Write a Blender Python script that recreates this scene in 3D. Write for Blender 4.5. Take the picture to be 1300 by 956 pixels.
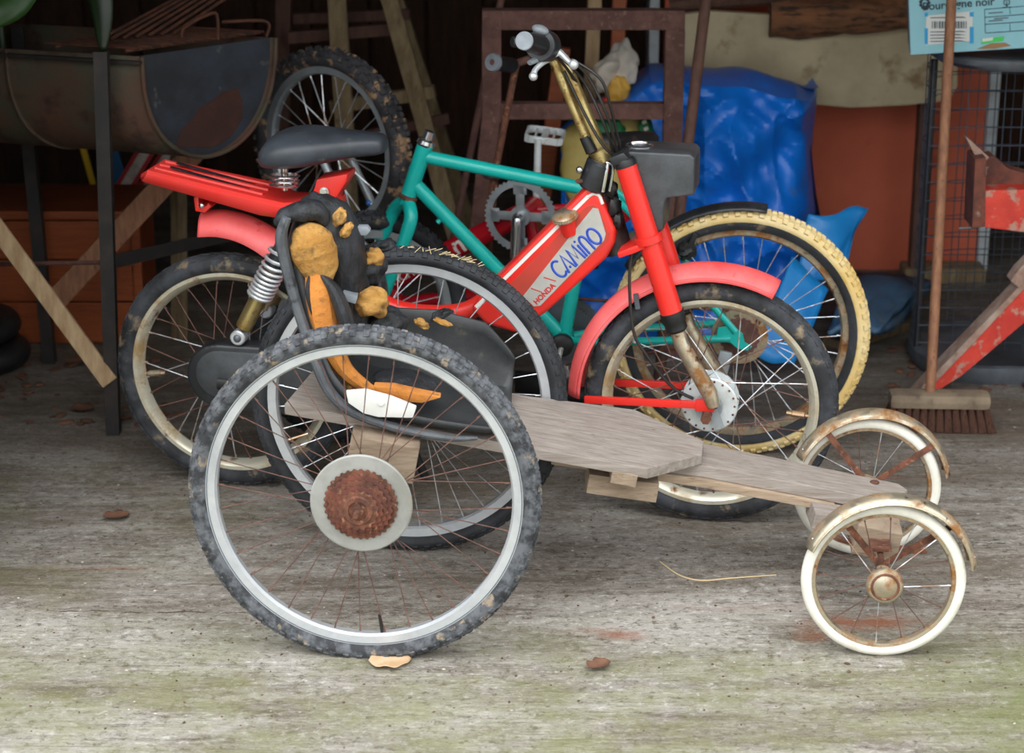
import bpy, bmesh, math, random
from mathutils import Vector, Matrix, Euler
random.seed(7)
PI = math.pi
for o in list(bpy.data.objects):
    bpy.data.objects.remove(o)
SC = bpy.context.scene
COL = SC.collection

# ------------------------------------------------------------------ camera
F_PX, PITCH, CAM_H, CX, CY = 2656.0, math.radians(18), 1.783, 650.0, 433.0
cam_data = bpy.data.cameras.new('camera')
cam = bpy.data.objects.new('camera', cam_data)
COL.objects.link(cam)
cam.location = (0, 0, CAM_H)
cam.rotation_euler = (PI / 2 - PITCH, 0, 0)
cam_data.sensor_width = 36.0
cam_data.lens = F_PX / 1300 * 36
cam_data.shift_y = -45 / 1300
cam_data.clip_start = 0.05
cam_data.dof.use_dof = True
cam_data.dof.focus_distance = 4.15
cam_data.dof.aperture_fstop = 4.2
SC.camera = cam

# ------------------------------------------------------------------ sky, light, exposure
world = bpy.data.worlds.new('overcast_sky')
SC.world = world
world.use_nodes = True
bgn = world.node_tree.nodes['Background']
# evenly overcast sky: brightest overhead, a third of that at the horizon
wn_ = world.node_tree.nodes; wl_ = world.node_tree.links
wtc = wn_.new('ShaderNodeTexCoord'); wse = wn_.new('ShaderNodeSeparateXYZ'); wmr = wn_.new('ShaderNodeMapRange')
wl_.new(wtc.outputs['Generated'], wse.inputs[0]); wl_.new(wse.outputs[2], wmr.inputs[0])
wmr.inputs[1].default_value = 0; wmr.inputs[2].default_value = 1; wmr.inputs[3].default_value = .72; wmr.inputs[4].default_value = 2.15
wl_.new(wmr.outputs[0], bgn.inputs[1])
bgn.inputs[0].default_value = (0.95, 0.98, 1.0, 1)
sun_d = bpy.data.lights.new('hazy_sun', 'SUN'); sun_d.energy = 1.0; sun_d.angle = math.radians(70); sun_d.color = (1.0, .98, .94)
sun = bpy.data.objects.new('hazy_sun', sun_d); COL.objects.link(sun)
sun.rotation_euler = (math.radians(36), math.radians(-16), 0)
SC.view_settings.view_transform = 'Standard'
SC.view_settings.look = 'None'
SC.view_settings.gamma = 1.0
SC.view_settings.use_curve_mapping = False
SC.view_settings.exposure = 0.8


# ------------------------------------------------------------------ pixel rays
def ray(px, py):
    u, v = (px - CX) / F_PX, -(py - CY) / F_PX
    c, s = math.cos(PITCH), math.sin(PITCH)
    return Vector((u, c + v * s, -s + v * c))


class Frame:
    """local frame of a thing standing on the floor"""
    def __init__(self, x=0, y=0, yaw=0, z=0):
        self.o = Vector((x, y, z)); self.yaw = yaw
        self.m = Matrix.Rotation(-yaw, 3, 'Z')

    def _r(self, px, py):
        return self.m @ (Vector((0, 0, CAM_H)) - self.o), self.m @ ray(px, py)

    def pl(self, px, py, off=0.0):      # on the vertical plane y = off
        o, d = self._r(px, py)
        return o + d * ((off - o.y) / d.y)

    def pz(self, px, py, z=0.0):        # on the level z
        o, d = self._r(px, py)
        return o + d * ((z - o.z) / d.z)


W = Frame()


def G(px, py):
    return W.pz(px, py, 0)


# ------------------------------------------------------------------ materials
def lin(c):
    return tuple(((x / 255) / 12.92 if x / 255 < 0.04045 else (((x / 255) + 0.055) / 1.055) ** 2.4) for x in c) + (1,)


def mat(name, c1, c2=None, scale=8.0, lo=0.4, hi=0.6, c3=None, scale3=30.0, lo3=0.55, hi3=0.65,
        rough=0.6, rough2=None, metal=0.0, metal2=None, bump=0.0, bscale=None, stretch=(1, 1, 1), spec=0.5, alpha=None, trans=0.0):
    m = bpy.data.materials.new(name); m.use_nodes = True
    nt = m.node_tree; N = nt.nodes; L = nt.links
    b = N['Principled BSDF']
    b.inputs['Roughness'].default_value = rough
    b.inputs['Metallic'].default_value = metal
    b.inputs['Specular IOR Level'].default_value = spec
    b.inputs['Base Color'].default_value = lin(c1)
    if trans:
        b.inputs['Transmission Weight'].default_value = trans
    tc = N.new('ShaderNodeTexCoord'); mp = N.new('ShaderNodeMapping')
    mp.inputs['Scale'].default_value = stretch
    L.new(tc.outputs['Object'], mp.inputs[0])

    def noise(sc, det=6, r=0.62):
        n = N.new('ShaderNodeTexNoise'); n.inputs['Scale'].default_value = sc
        n.inputs['Detail'].default_value = det; n.inputs['Roughness'].default_value = r
        L.new(mp.outputs[0], n.inputs['Vector']); return n

    def ramp(n, a, z):
        r = N.new('ShaderNodeMapRange'); r.inputs[1].default_value = a; r.inputs[2].default_value = z
        r.clamp = True
        L.new(n.outputs[0], r.inputs[0]); return r
    col = None
    if c2:
        f = ramp(noise(scale), lo, hi)
        mx = N.new('ShaderNodeMix'); mx.data_type = 'RGBA'
        mx.inputs[6].default_value = lin(c1); mx.inputs[7].default_value = lin(c2)
        L.new(f.outputs[0], mx.inputs[0]); col = mx.outputs[2]
        for key, a, z in (('Roughness', rough, rough2), ('Metallic', metal, metal2)):
            if z is not None:
                q = N.new('ShaderNodeMapRange'); q.inputs[3].default_value = a; q.inputs[4].default_value = z
                L.new(f.outputs[0], q.inputs[0]); L.new(q.outputs[0], b.inputs[key])
    if c3:
        f3 = ramp(noise(scale3, 4), lo3, hi3)
        mx3 = N.new('ShaderNodeMix'); mx3.data_type = 'RGBA'
        if col: L.new(col, mx3.inputs[6])
        else: mx3.inputs[6].default_value = lin(c1)
        mx3.inputs[7].default_value = lin(c3)
        L.new(f3.outputs[0], mx3.inputs[0]); col = mx3.outputs[2]
    if col:
        L.new(col, b.inputs['Base Color'])
    if bump:
        bn = noise(bscale or scale * 3, 8, 0.7)
        bp = N.new('ShaderNodeBump'); bp.inputs['Strength'].default_value = bump; bp.inputs['Distance'].default_value = 0.01
        L.new(bn.outputs[0], bp.inputs['Height']); L.new(bp.outputs[0], b.inputs['Normal'])
    return m


MT = {}
MT['tyre'] = mat('dusty_rubber', (42, 44, 48), (92, 95, 100), 40, .42, .60, (138, 124, 106), 36, .60, .68, rough=.75, bump=.3, bscale=90)
MT['tyre_dark'] = mat('dark_rubber', (26, 28, 31), (50, 53, 59), 12, .4, .65, (120, 104, 82), 22, .64, .74, rough=.7, bump=.25, bscale=80)
MT['tyre_mud'] = mat('muddy_rubber', (32, 33, 36), (60, 63, 69), 16, .4, .6, (132, 116, 92), 20, .56, .68, rough=.75, bump=.3, bscale=60)
MT['tyre_red'] = mat('muddy_knobby_rubber', (32, 32, 35), (58, 58, 62), 12, .4, .6, (140, 112, 84), 34, .54, .62, rough=.8, bump=.3, bscale=60)
MT['tyre_yellow'] = mat('yellow_rubber', (212, 182, 116), (222, 202, 152), 10, .4, .6, (198, 162, 66), 25, .6, .72, rough=.6, bump=.15, bscale=60)
MT['tyre_white'] = mat('white_rubber', (222, 220, 210), (200, 194, 178), 14, .45, .7, (150, 120, 88), 30, .70, .8, rough=.55, bump=.08)
MT['alu'] = mat('brushed_aluminium', (206, 210, 214), (176, 180, 184), 10, .4, .7, rough=.38, metal=.55, rough2=.5)
MT['alu_far'] = mat('dull_aluminium', (176, 184, 190), (140, 146, 150), 10, .4, .7, rough=.42, metal=.6)
MT['rim_cream'] = mat('cream_rusty_chrome', (206, 202, 184), (158, 132, 92), 12, .46, .66, (116, 70, 38), 20, .6, .7, rough=.35, metal=.5, metal2=.2, rough2=.7)
MT['chrome'] = mat('chrome', (214, 216, 220), (150, 140, 124), 30, .55, .75, rough=.18, metal=.95, rough2=.5)
MT['chrome_rust'] = mat('rusty_chrome', (190, 180, 158), (134, 92, 48), 24, .42, .62, (98, 54, 28), 40, .58, .7, rough=.28, metal=.8, metal2=.2, rough2=.75)
MT['gold'] = mat('tarnished_chrome', (190, 170, 116), (140, 108, 52), 22, .42, .66, (96, 56, 26), 60, .6, .72, rough=.3, metal=.8, rough2=.55)
MT['rust'] = mat('rust', (116, 72, 54), (80, 50, 38), 40, .4, .6, (150, 104, 78), 90, .58, .68, rough=.9, bump=.4, bscale=120)
MT['rust_spoke'] = mat('rusty_spoke', (112, 80, 70), (84, 58, 50), 40, .4, .6, rough=.8)
MT['silver_spoke'] = mat('silver_spoke', (196, 202, 208), (140, 110, 90), 18, .5, .6, rough=.3, metal=.7, metal2=.2)
MT['rust_brown'] = mat('brown_rusted_steel', (106, 74, 66), (84, 56, 50), 20, .4, .6, (128, 98, 88), 60, .6, .72, rough=.85, bump=.3, bscale=150)
MT['plate'] = mat('cloudy_plastic', (148, 149, 145), (128, 128, 122), 12, .4, .6, (160, 126, 80), 14, .66, .74, rough=.4)
MT['red'] = mat('moped_red_paint', (226, 44, 36), (206, 52, 44), 8, .4, .7, (150, 40, 34), 34, .68, .76, rough=.32)
MT['red_fade'] = mat('faded_red_plastic', (226, 70, 70), (236, 112, 112), 5, .35, .65, (190, 54, 54), 30, .66, .76, rough=.5)
MT['rack_red'] = mat('mossy_red_plastic', (228, 52, 46), (222, 74, 66), 6, .4, .7, (120, 104, 40), 9, .66, .78, rough=.42)
MT['red_dark'] = mat('dusty_red_paint', (188, 58, 46), (160, 62, 46), 10, .4, .7, rough=.55)
MT['silver_decal'] = mat('silver_decal', (182, 182, 176), (166, 164, 158), 20, .4, .7, rough=.45, metal=.15)
MT['white_line'] = mat('white_stripe', (226, 222, 214), rough=.5)
MT['blue_ink'] = mat('blue_lettering', (28, 68, 170), rough=.45)
MT['red_ink'] = mat('red_lettering', (190, 40, 36), rough=.45)
MT['yellow_paint'] = mat('yellow_paint', (232, 190, 40), rough=.5)
MT['black_plastic'] = mat('black_plastic', (32, 34, 37), (52, 55, 60), 14, .45, .7, (96, 98, 96), 40, .68, .8, rough=.36, bump=.06, bscale=200)
MT['black'] = mat('black_rubber', (18, 19, 20), (32, 33, 35), 20, .4, .7, rough=.5)
MT['saddle'] = mat('weathered_vinyl', (40, 44, 51), (66, 72, 80), 7, .38, .66, (104, 100, 88), 30, .6, .74, rough=.45, bump=.08, bscale=150)
MT['grey_plastic'] = mat('grey_plastic', (136, 144, 152), (100, 106, 110), 20, .4, .7, rough=.5)
MT['hub_white'] = mat('white_hub', (206, 212, 214), (180, 182, 178), 20, .45, .7, (134, 104, 76), 50, .66, .76, rough=.4, metal=.2)
MT['teal'] = mat('teal_paint', (22, 178, 168), (18, 164, 156), 8, .4, .7, (20, 130, 124), 60, .7, .8, rough=.3)
MT['red_bike'] = mat('glossy_crimson_paint', (190, 26, 40), (170, 20, 34), 10, .4, .7, rough=.25)
MT['wood_grey'] = mat('weathered_grey_wood', (158, 149, 142), (130, 119, 110), 7, .35, .65, (112, 92, 76), 16, .62, .72, rough=.85, bump=.35, bscale=40, stretch=(1, 14, 14))
MT['wood_edge'] = mat('cut_wood_edge', (172, 152, 130), (140, 120, 100), 7, .35, .65, (106, 82, 62), 16, .6, .7, rough=.85, bump=.35, bscale=40, stretch=(1, 10, 10))
MT['wood_block'] = mat('sawn_wood_block', (156, 138, 118), (128, 110, 92), 8, .35, .65, (100, 76, 58), 18, .6, .72, rough=.85, bump=.3, bscale=40, stretch=(2, 2, 12))
MT['wood_pale'] = mat('pale_wood_batten', (190, 164, 128), (160, 130, 96), 8, .35, .65, rough=.8, bump=.2, stretch=(6, 6, 1))
MT['wood_trestle'] = mat('old_trestle_wood', (136, 118, 88), (104, 88, 64), 8, .35, .65, (84, 70, 50), 20, .6, .7, rough=.9, bump=.3, stretch=(6, 6, 1))
MT['wood_orange'] = mat('varnished_orange_wood', (158, 80, 38), (134, 64, 30), 8, .35, .65, (120, 52, 26), 22, .58, .7, rough=.5, bump=.1, stretch=(1, 6, 14))
MT['wood_brown'] = mat('brown_wood_pole', (96, 66, 54), (74, 50, 42), 12, .35, .65, rough=.8, bump=.2, stretch=(5, 5, 1))
MT['wood_broom'] = mat('broom_handle_wood', (150, 104, 74), (120, 80, 58), 12, .35, .65, (90, 60, 44), 30, .6, .7, rough=.7, bump=.15, stretch=(6, 6, 1))
MT['wall_dark'] = mat('dark_stained_boards', (74, 48, 34), (52, 34, 25), 4, .35, .65, (34, 23, 18), 14, .55, .7, rough=.9, bump=.3, stretch=(8, 8, 1))
MT['wall_red'] = mat('terracotta_paint', (202, 104, 76), (188, 92, 66), 3, .35, .65, (150, 74, 56), 9, .64, .8, rough=.85, bump=.1)
MT['white_paint'] = mat('white_paint', (196, 206, 212), (168, 172, 170), 10, .4, .7, (120, 108, 96), 24, .66, .76, rough=.7)
MT['foam'] = mat('old_yellow_foam', (192, 146, 78), (164, 116, 52), 18, .4, .62, (112, 86, 50), 30, .54, .68, rough=.95, bump=.8, bscale=60)
MT['foam_orange'] = mat('orange_foam', (212, 138, 62), (188, 116, 48), 16, .4, .65, (146, 98, 52), 40, .58, .72, rough=.9, bump=.5, bscale=80)
MT['shell'] = mat('dusty_black_plastic', (38, 40, 43), (58, 60, 61), 9, .4, .66, (104, 98, 84), 18, .64, .84, rough=.5, bump=.1, bscale=120)
MT['vinyl_black'] = mat('torn_black_vinyl', (24, 26, 29), (48, 52, 58), 14, .42, .66, (96, 94, 90), 40, .66, .78, rough=.4, bump=.9, bscale=22, stretch=(2, 2, .6))
MT['strap'] = mat('worn_grey_vinyl_edge', (66, 70, 76), (92, 96, 100), 12, .4, .62, (44, 46, 50), 30, .56, .68, rough=.6, bump=.3, bscale=60)
MT['reflector'] = mat('white_reflector', (236, 236, 232), (220, 220, 216), 12, .4, .7, rough=.35)
MT['tarp'] = mat('blue_tarpaulin', (12, 112, 214), (10, 96, 192), 6, .4, .65, (74, 96, 130), 7, .60, .74, rough=.36, bump=.15, bscale=30)
MT['tarp_light'] = mat('light_blue_sheet', (34, 140, 214), (26, 124, 200), 6, .4, .65, rough=.42)
MT['tarp_grey'] = mat('dusty_blue_tarp', (60, 92, 120), (48, 72, 96), 6, .4, .65, (92, 96, 96), 14, .58, .7, rough=.6, bump=.2, bscale=30)
MT['drum'] = mat('rusted_drum_steel', (82, 56, 42), (66, 64, 50), 3.5, .45, .6, (52, 32, 25), 9, .52, .66, rough=.8, bump=.2, bscale=60)
MT['drum_end'] = mat('flaking_black_drum_end', (40, 47, 58), (24, 28, 34), 7, .4, .6, (74, 74, 72), 12, .64, .70, rough=.6, bump=.2, bscale=60)
MT['leaf_shaded'] = mat('shaded_green_leaf', (20, 36, 12), (14, 26, 8), 8, .4, .6, rough=.45)  # darker copy of the green leaf, shade put into its colour
MT['iron'] = mat('black_iron', (32, 30, 30), (52, 44, 40), 20, .45, .7, rough=.6)
MT['drum_rust'] = mat('bare_rust_patch', (66, 36, 28), (52, 29, 23), 12, .4, .6, rough=.9, bump=.2)
MT['grate'] = mat('rusty_grate', (84, 48, 32), (58, 34, 24), 30, .4, .6, rough=.9)
MT['leaf_green'] = mat('green_leaf', (30, 62, 18), (22, 48, 12), 8, .4, .6, rough=.45)
MT['leaf_dry'] = mat('dry_leaf', (204, 172, 138), (182, 148, 112), 20, .4, .6, rough=.8)
MT['soil'] = mat('dark_soil_crumb', (104, 82, 62), (74, 58, 46), 30, .4, .6, rough=.95)
MT['nacelle'] = mat('dusty_sheen_grey_plastic', (52, 55, 58), (76, 80, 84), 10, .42, .66, (112, 114, 112), 36, .66, .78, rough=.4, bump=.08, bscale=160)
MT['broom_grey'] = mat('dirty_broom_wood', (132, 116, 96), (106, 92, 76), 12, .4, .6, (84, 70, 58), 24, .58, .7, rough=.8, bump=.2)
MT['leaf_brown'] = mat('brown_leaf', (108, 74, 56), (86, 58, 44), 20, .4, .6, rough=.85)
MT['straw'] = mat('straw', (204, 184, 142), rough=.8)
MT['board'] = mat('weathered_beige_board', (196, 182, 150), (168, 154, 126), 5, .35, .65, (136, 112, 82), 7, .60, .72, rough=.85, bump=.2, stretch=(1, 1, 1))
MT['bark'] = mat('bark_slab', (150, 100, 66), (104, 74, 54), 8, .35, .65, (66, 50, 42), 14, .5, .62, rough=.95, bump=.8, bscale=20, stretch=(1, 5, 5))
MT['box_blue'] = mat('pale_blue_cardboard', (142, 192, 204), (132, 182, 196), 4, .4, .6, rough=.8)
MT['cardboard'] = mat('brown_cardboard', (150, 116, 82), rough=.9)
MT['print'] = mat('black_print', (44, 56, 66), rough=.8)
MT['label'] = mat('white_label', (206, 208, 206), rough=.7)
MT['label_blue'] = mat('blue_label_mark', (48, 150, 204), rough=.7)
MT['barcode'] = mat('barcode_grey', (96, 104, 112), rough=.8)
MT['green_tag'] = mat('green_sticker', (70, 190, 90), rough=.7)
MT['steel_grey'] = mat('grey_steel', (104, 110, 118), (76, 80, 86), 10, .4, .65, (110, 90, 74), 20, .66, .76, rough=.45, metal=.4)
MT['cage'] = mat('blue_grey_wire', (70, 80, 94), (54, 60, 70), 20, .4, .6, rough=.5, metal=.3)
MT['imp_red'] = mat('chipped_red_paint', (206, 62, 46), (184, 48, 36), 12, .4, .6, (172, 128, 112), 22, .54, .60, rough=.6, bump=.3, bscale=80)
MT['imp_rust'] = mat('rusted_implement_steel', (116, 64, 50), (84, 50, 42), 20, .4, .6, (150, 140, 132), 16, .62, .7, rough=.85, bump=.3, bscale=80)
MT['imp_grey'] = mat('worn_steel_flange', (168, 148, 134), (140, 110, 96), 20, .4, .6, (96, 66, 52), 16, .6, .7, rough=.8, bump=.3, bscale=80)
MT['bristle'] = mat('brown_bristles', (104, 66, 48), (72, 46, 36), 40, .4, .6, rough=.95, bump=1.0, bscale=60, stretch=(8, 8, .6))
MT['bag'] = mat('white_plastic_bag', (206, 200, 190), (182, 172, 158), 8, .4, .6, rough=.4)
MT['sack'] = mat('yellow_feed_sack', (196, 176, 104), (176, 156, 88), 6, .4, .6, rough=.6)
MT['sack_green'] = mat('green_sack_print', (24, 108, 62), (18, 92, 52), 8, .4, .6, rough=.6)
MT['yellow_bag'] = mat('yellow_bag', (214, 168, 70), (196, 150, 58), 8, .4, .6, rough=.6)
MT['red_cloth'] = mat('red_plastic', (206, 70, 46), rough=.6)
MT['strip_red'] = mat('red_board', (186, 36, 40), (160, 30, 34), 10, .4, .6, rough=.6)
MT['strip_white'] = mat('white_marking', (198, 188, 178), (160, 150, 140), 20, .4, .6, rough=.7)
MT['blue_dark'] = mat('blue_board', (40, 96, 140), rough=.6)
MT['cable'] = mat('black_cable', (38, 34, 32), rough=.45)
MT['engine'] = mat('oily_engine', (70, 68, 66), (44, 42, 40), 14, .4, .6, rough=.5, metal=.4)
MT['orange_lamp'] = mat('orange_indicator', (214, 98, 40), rough=.3)
MT['blue_lamp'] = mat('blue_indicator', (50, 110, 170), rough=.3)
MT['brass'] = mat('valve_brass', (206, 196, 176), (170, 140, 110), 30, .4, .6, rough=.3, metal=.8)
MT['roof'] = mat('dark_roof_boards', (60, 44, 34), (44, 32, 26), 4, .4, .6, rough=.95)


# ------------------------------------------------------------------ mesh builder
def ortho(d):
    d = d.normalized()
    a = Vector((0, 0, 1)) if abs(d.z) < 0.9 else Vector((1, 0, 0))
    u = d.cross(a).normalized()
    return u, d.cross(u).normalized()


def wrinkle(mb, amp, fr, seed=0.0):
    from mathutils import noise as mn
    mb.bm.normal_update()
    mv = []
    for v in mb.bm.verts:
        c = v.co; s = Vector((seed, seed * 1.3, 0))
        n = (1 - 2.2 * abs(mn.noise(Vector((c.x * fr[0], c.y * fr[1], c.z * fr[2])) + s))) + .5 * mn.noise(c * 26 + s)
        mv.append((v, v.normal * amp * n))
    for v, d in mv: v.co += d
    return mb


class MB:
    def __init__(self):
        self.bm = bmesh.new()

    def _merge(self, b):
        me = bpy.data.meshes.new('t'); b.to_mesh(me); b.free()
        self.bm.from_mesh(me); bpy.data.meshes.remove(me)

    def grid(self, rows, close_u=False, close_v=False, caps=False):
        vs = [[self.bm.verts.new(p) for p in r] for r in rows]
        n, k = len(vs), len(vs[0])
        for i in range(n if close_u else n - 1):
            a, b = vs[i], vs[(i + 1) % n]
            for j in range(k if close_v else k - 1):
                try: self.bm.faces.new((a[j], a[(j + 1) % k], b[(j + 1) % k], b[j]))
                except ValueError: pass
        if caps:
            for r in (vs[0], vs[-1]):
                try: self.bm.faces.new(r)
                except ValueError: pass
        return self

    def box(self, c, d, bev=0.0, rot=None, seg=2):
        b = bmesh.new(); bmesh.ops.create_cube(b, size=1)
        for v in b.verts: v.co = Vector((v.co.x * d[0], v.co.y * d[1], v.co.z * d[2]))
        if bev: bmesh.ops.bevel(b, geom=b.edges[:], offset=bev, segments=seg, affect='EDGES', profile=.6)
        R = Euler(rot).to_matrix() if rot is not None else Matrix.Identity(3)
        for v in b.verts: v.co = R @ v.co + Vector(c)
        self._merge(b); return self

    def beam(self, a, b, w, h, bev=0.0, up=(0, 0, 1)):
        """rectangular bar from a to b; w sideways, h along up"""
        a, b = Vector(a), Vector(b); d = b - a; L = d.length; x = d / L
        s = Vector(up).cross(x)
        s = s.normalized() if s.length > 1e-4 else ortho(x)[0]
        t = x.cross(s)
        R = Matrix((x, s, t)).transposed()
        q = bmesh.new(); bmesh.ops.create_cube(q, size=1)
        for v in q.verts: v.co = Vector((v.co.x * L, v.co.y * w, v.co.z * h))
        if bev: bmesh.ops.bevel(q, geom=q.edges[:], offset=bev, segments=2, affect='EDGES', profile=.6)
        for v in q.verts: v.co = R @ v.co + (a + b) / 2
        self._merge(q); return self

    def tube(self, pts, r, n=10, sub=0, flat=1.0, cap=True, flatdir=None):
        pts = [Vector(p) for p in pts]
        rs = list(r) if isinstance(r, (list, tuple)) else [r] * len(pts)
        if sub:
            P, Rr = [], []
            for i in range(len(pts) - 1):
                p0 = pts[max(i - 1, 0)]; p1 = pts[i]; p2 = pts[i + 1]; p3 = pts[min(i + 2, len(pts) - 1)]
                for k in range(sub):
                    t = k / sub
                    P.append(.5 * ((2 * p1) + (p2 - p0) * t + (2 * p0 - 5 * p1 + 4 * p2 - p3) * t * t + (3 * p1 - p0 - 3 * p2 + p3) * t ** 3))
                    Rr.append(rs[i] * (1 - t) + rs[i + 1] * t)
            P.append(pts[-1]); Rr.append(rs[-1]); pts, rs = P, Rr
        rows = []; u = None
        for i, p in enumerate(pts):
            d = (pts[min(i + 1, len(pts) - 1)] - pts[max(i - 1, 0)]).normalized()
            if u is None:
                if flatdir is not None:
                    u = Vector(flatdir); u = (u - d * u.dot(d)).normalized()
                else: u, _ = ortho(d)
            else:
                if flatdir is not None: u = Vector(flatdir)
                u = (u - d * u.dot(d)).normalized()
            v = d.cross(u)
            rows.append([p + (u * math.cos(2 * PI * k / n) + v * math.sin(2 * PI * k / n) * flat) * rs[i] for k in range(n)])
        self.grid(rows, close_v=True, caps=cap); return self

    def lathe(self, prof, c=(0, 0, 0), axis=(0, 1, 0), n=64, closed=True, caps=False):
        """prof: list of (radius, along axis)"""
        ax = Vector(axis).normalized()
        if abs(ax.y) > .99: u, v = Vector((1, 0, 0)), Vector((0, 0, 1)) * (1 if ax.y > 0 else -1)
        else: u, v = ortho(ax)
        c = Vector(c)
        rows = [[c + (u * math.cos(2 * PI * k / n) + v * math.sin(2 * PI * k / n)) * r + ax * y for (r, y) in prof] for k in range(n)]
        self.grid(rows, close_u=True, close_v=closed)
        if caps:
            for j in (0, len(prof) - 1):
                if prof[j][0] > 1e-5:
                    r, y = prof[j]
                    self.bm.faces.new([self.bm.verts.new(c + (u * math.cos(2 * PI * k / n) + v * math.sin(2 * PI * k / n)) * r + ax * y) for k in range(n)])
        return self

    def cyl(self, a, b, r, r2=None, n=16, bev=0.0):
        a, b = Vector(a), Vector(b); L = (b - a).length; r2 = r if r2 is None else r2
        pr = [(0, 0), (r - bev, 0), (r, bev), (r2, L - bev), (r2 - bev, L), (0, L)] if bev else [(0, 0), (r, 0), (r2, L), (0, L)]
        return self.lathe(pr, a, b - a, n, closed=False)

    def ell(self, c, r, n=16, m=10, rot=None, amp=0.0, freq=20.0, seed=0):
        from mathutils import noise as mn
        R = Euler(rot).to_matrix() if rot is not None else Matrix.Identity(3)
        rows = []
        for i in range(m + 1):
            t = PI * i / m
            row = []
            for k in range(n):
                a = 2 * PI * k / n
                d = Vector((math.sin(t) * math.cos(a), math.sin(t) * math.sin(a), math.cos(t)))
                f = 1 + (amp * mn.noise(d * freq + Vector((seed, 0, 0))) if amp else 0)
                row.append(R @ Vector((d.x * r[0] * f, d.y * r[1] * f, d.z * r[2] * f)) + Vector(c))
            rows.append(row)
        self.grid(rows, close_v=True); return self

    def prism(self, pts, ext, bev=0.0, seg=2):
        """closed polygon (3D points in a plane) pushed along the vector ext"""
        b = bmesh.new(); ext = Vector(ext)
        f = b.faces.new([b.verts.new(p) for p in pts])
        r = bmesh.ops.extrude_face_region(b, geom=[f])
        for v in [g for g in r['geom'] if isinstance(g, bmesh.types.BMVert)]: v.co += ext
        bmesh.ops.recalc_face_normals(b, faces=b.faces[:])
        if bev: bmesh.ops.bevel(b, geom=b.edges[:], offset=bev, segments=seg, affect='EDGES', profile=.6, clamp_overlap=True)
        self._merge(b); return self

    def mesh(self, name, smooth=35, weld=True):
        if weld: bmesh.ops.remove_doubles(self.bm, verts=self.bm.verts[:], dist=1e-5)
        bmesh.ops.recalc_face_normals(self.bm, faces=self.bm.faces[:])
        me = bpy.data.meshes.new(name); self.bm.to_mesh(me); self.bm.free()
        for p in me.polygons: p.use_smooth = bool(smooth)
        if smooth: me.set_sharp_from_angle(angle=math.radians(smooth))
        return me

    def build(self, name, material, parent=None, smooth=35, label=None, solid=0, loc=None, rot=None):
        return link(name, self.mesh(name, smooth), material, parent, label, solid, loc, rot)


def link(name, me, material, parent=None, label=None, solid=0, loc=None, rot=None):
    ob = bpy.data.objects.new(name, me); COL.objects.link(ob)
    m = MT[material] if isinstance(material, str) else material
    if not me.materials: me.materials.append(m)
    ob.parent = parent
    if loc is not None: ob.location = loc
    if rot is not None: ob.rotation_euler = rot
    if label: ob['label'] = label
    if solid:
        s = ob.modifiers.new('thickness', 'SOLIDIFY'); s.thickness = solid; s.offset = 0
    return ob


def tag(o, label, cat, group=None, kind=None):
    o['label'] = label; o['category'] = cat
    if group: o['group'] = group
    if kind: o['kind'] = kind
    return o


def thing(name, label, cat, fr=None, group=None):
    e = bpy.data.objects.new(name, None); COL.objects.link(e); e.empty_display_size = .05
    if fr: e.location = fr.o; e.rotation_euler = (0, 0, fr.yaw)
    return tag(e, label, cat, group)


def struct(o):
    o['kind'] = 'structure'; return o


def text_mesh(body, size, extrude=0.0, bold=0.0, align='LEFT', sx=1.0):
    cu = bpy.data.curves.new('t', 'FONT'); cu.body = body; cu.size = size; cu.extrude = extrude; cu.offset = bold
    cu.align_x = align; cu.resolution_u = 4
    ob = bpy.data.objects.new('t', cu); COL.objects.link(ob)
    dg = bpy.context.evaluated_depsgraph_get()
    me = bpy.data.meshes.new_from_object(ob.evaluated_get(dg))
    bpy.data.objects.remove(ob); bpy.data.curves.remove(cu)
    if sx != 1:
        for v in me.vertices: v.co.x *= sx
    me.materials.clear()
    return me


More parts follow.
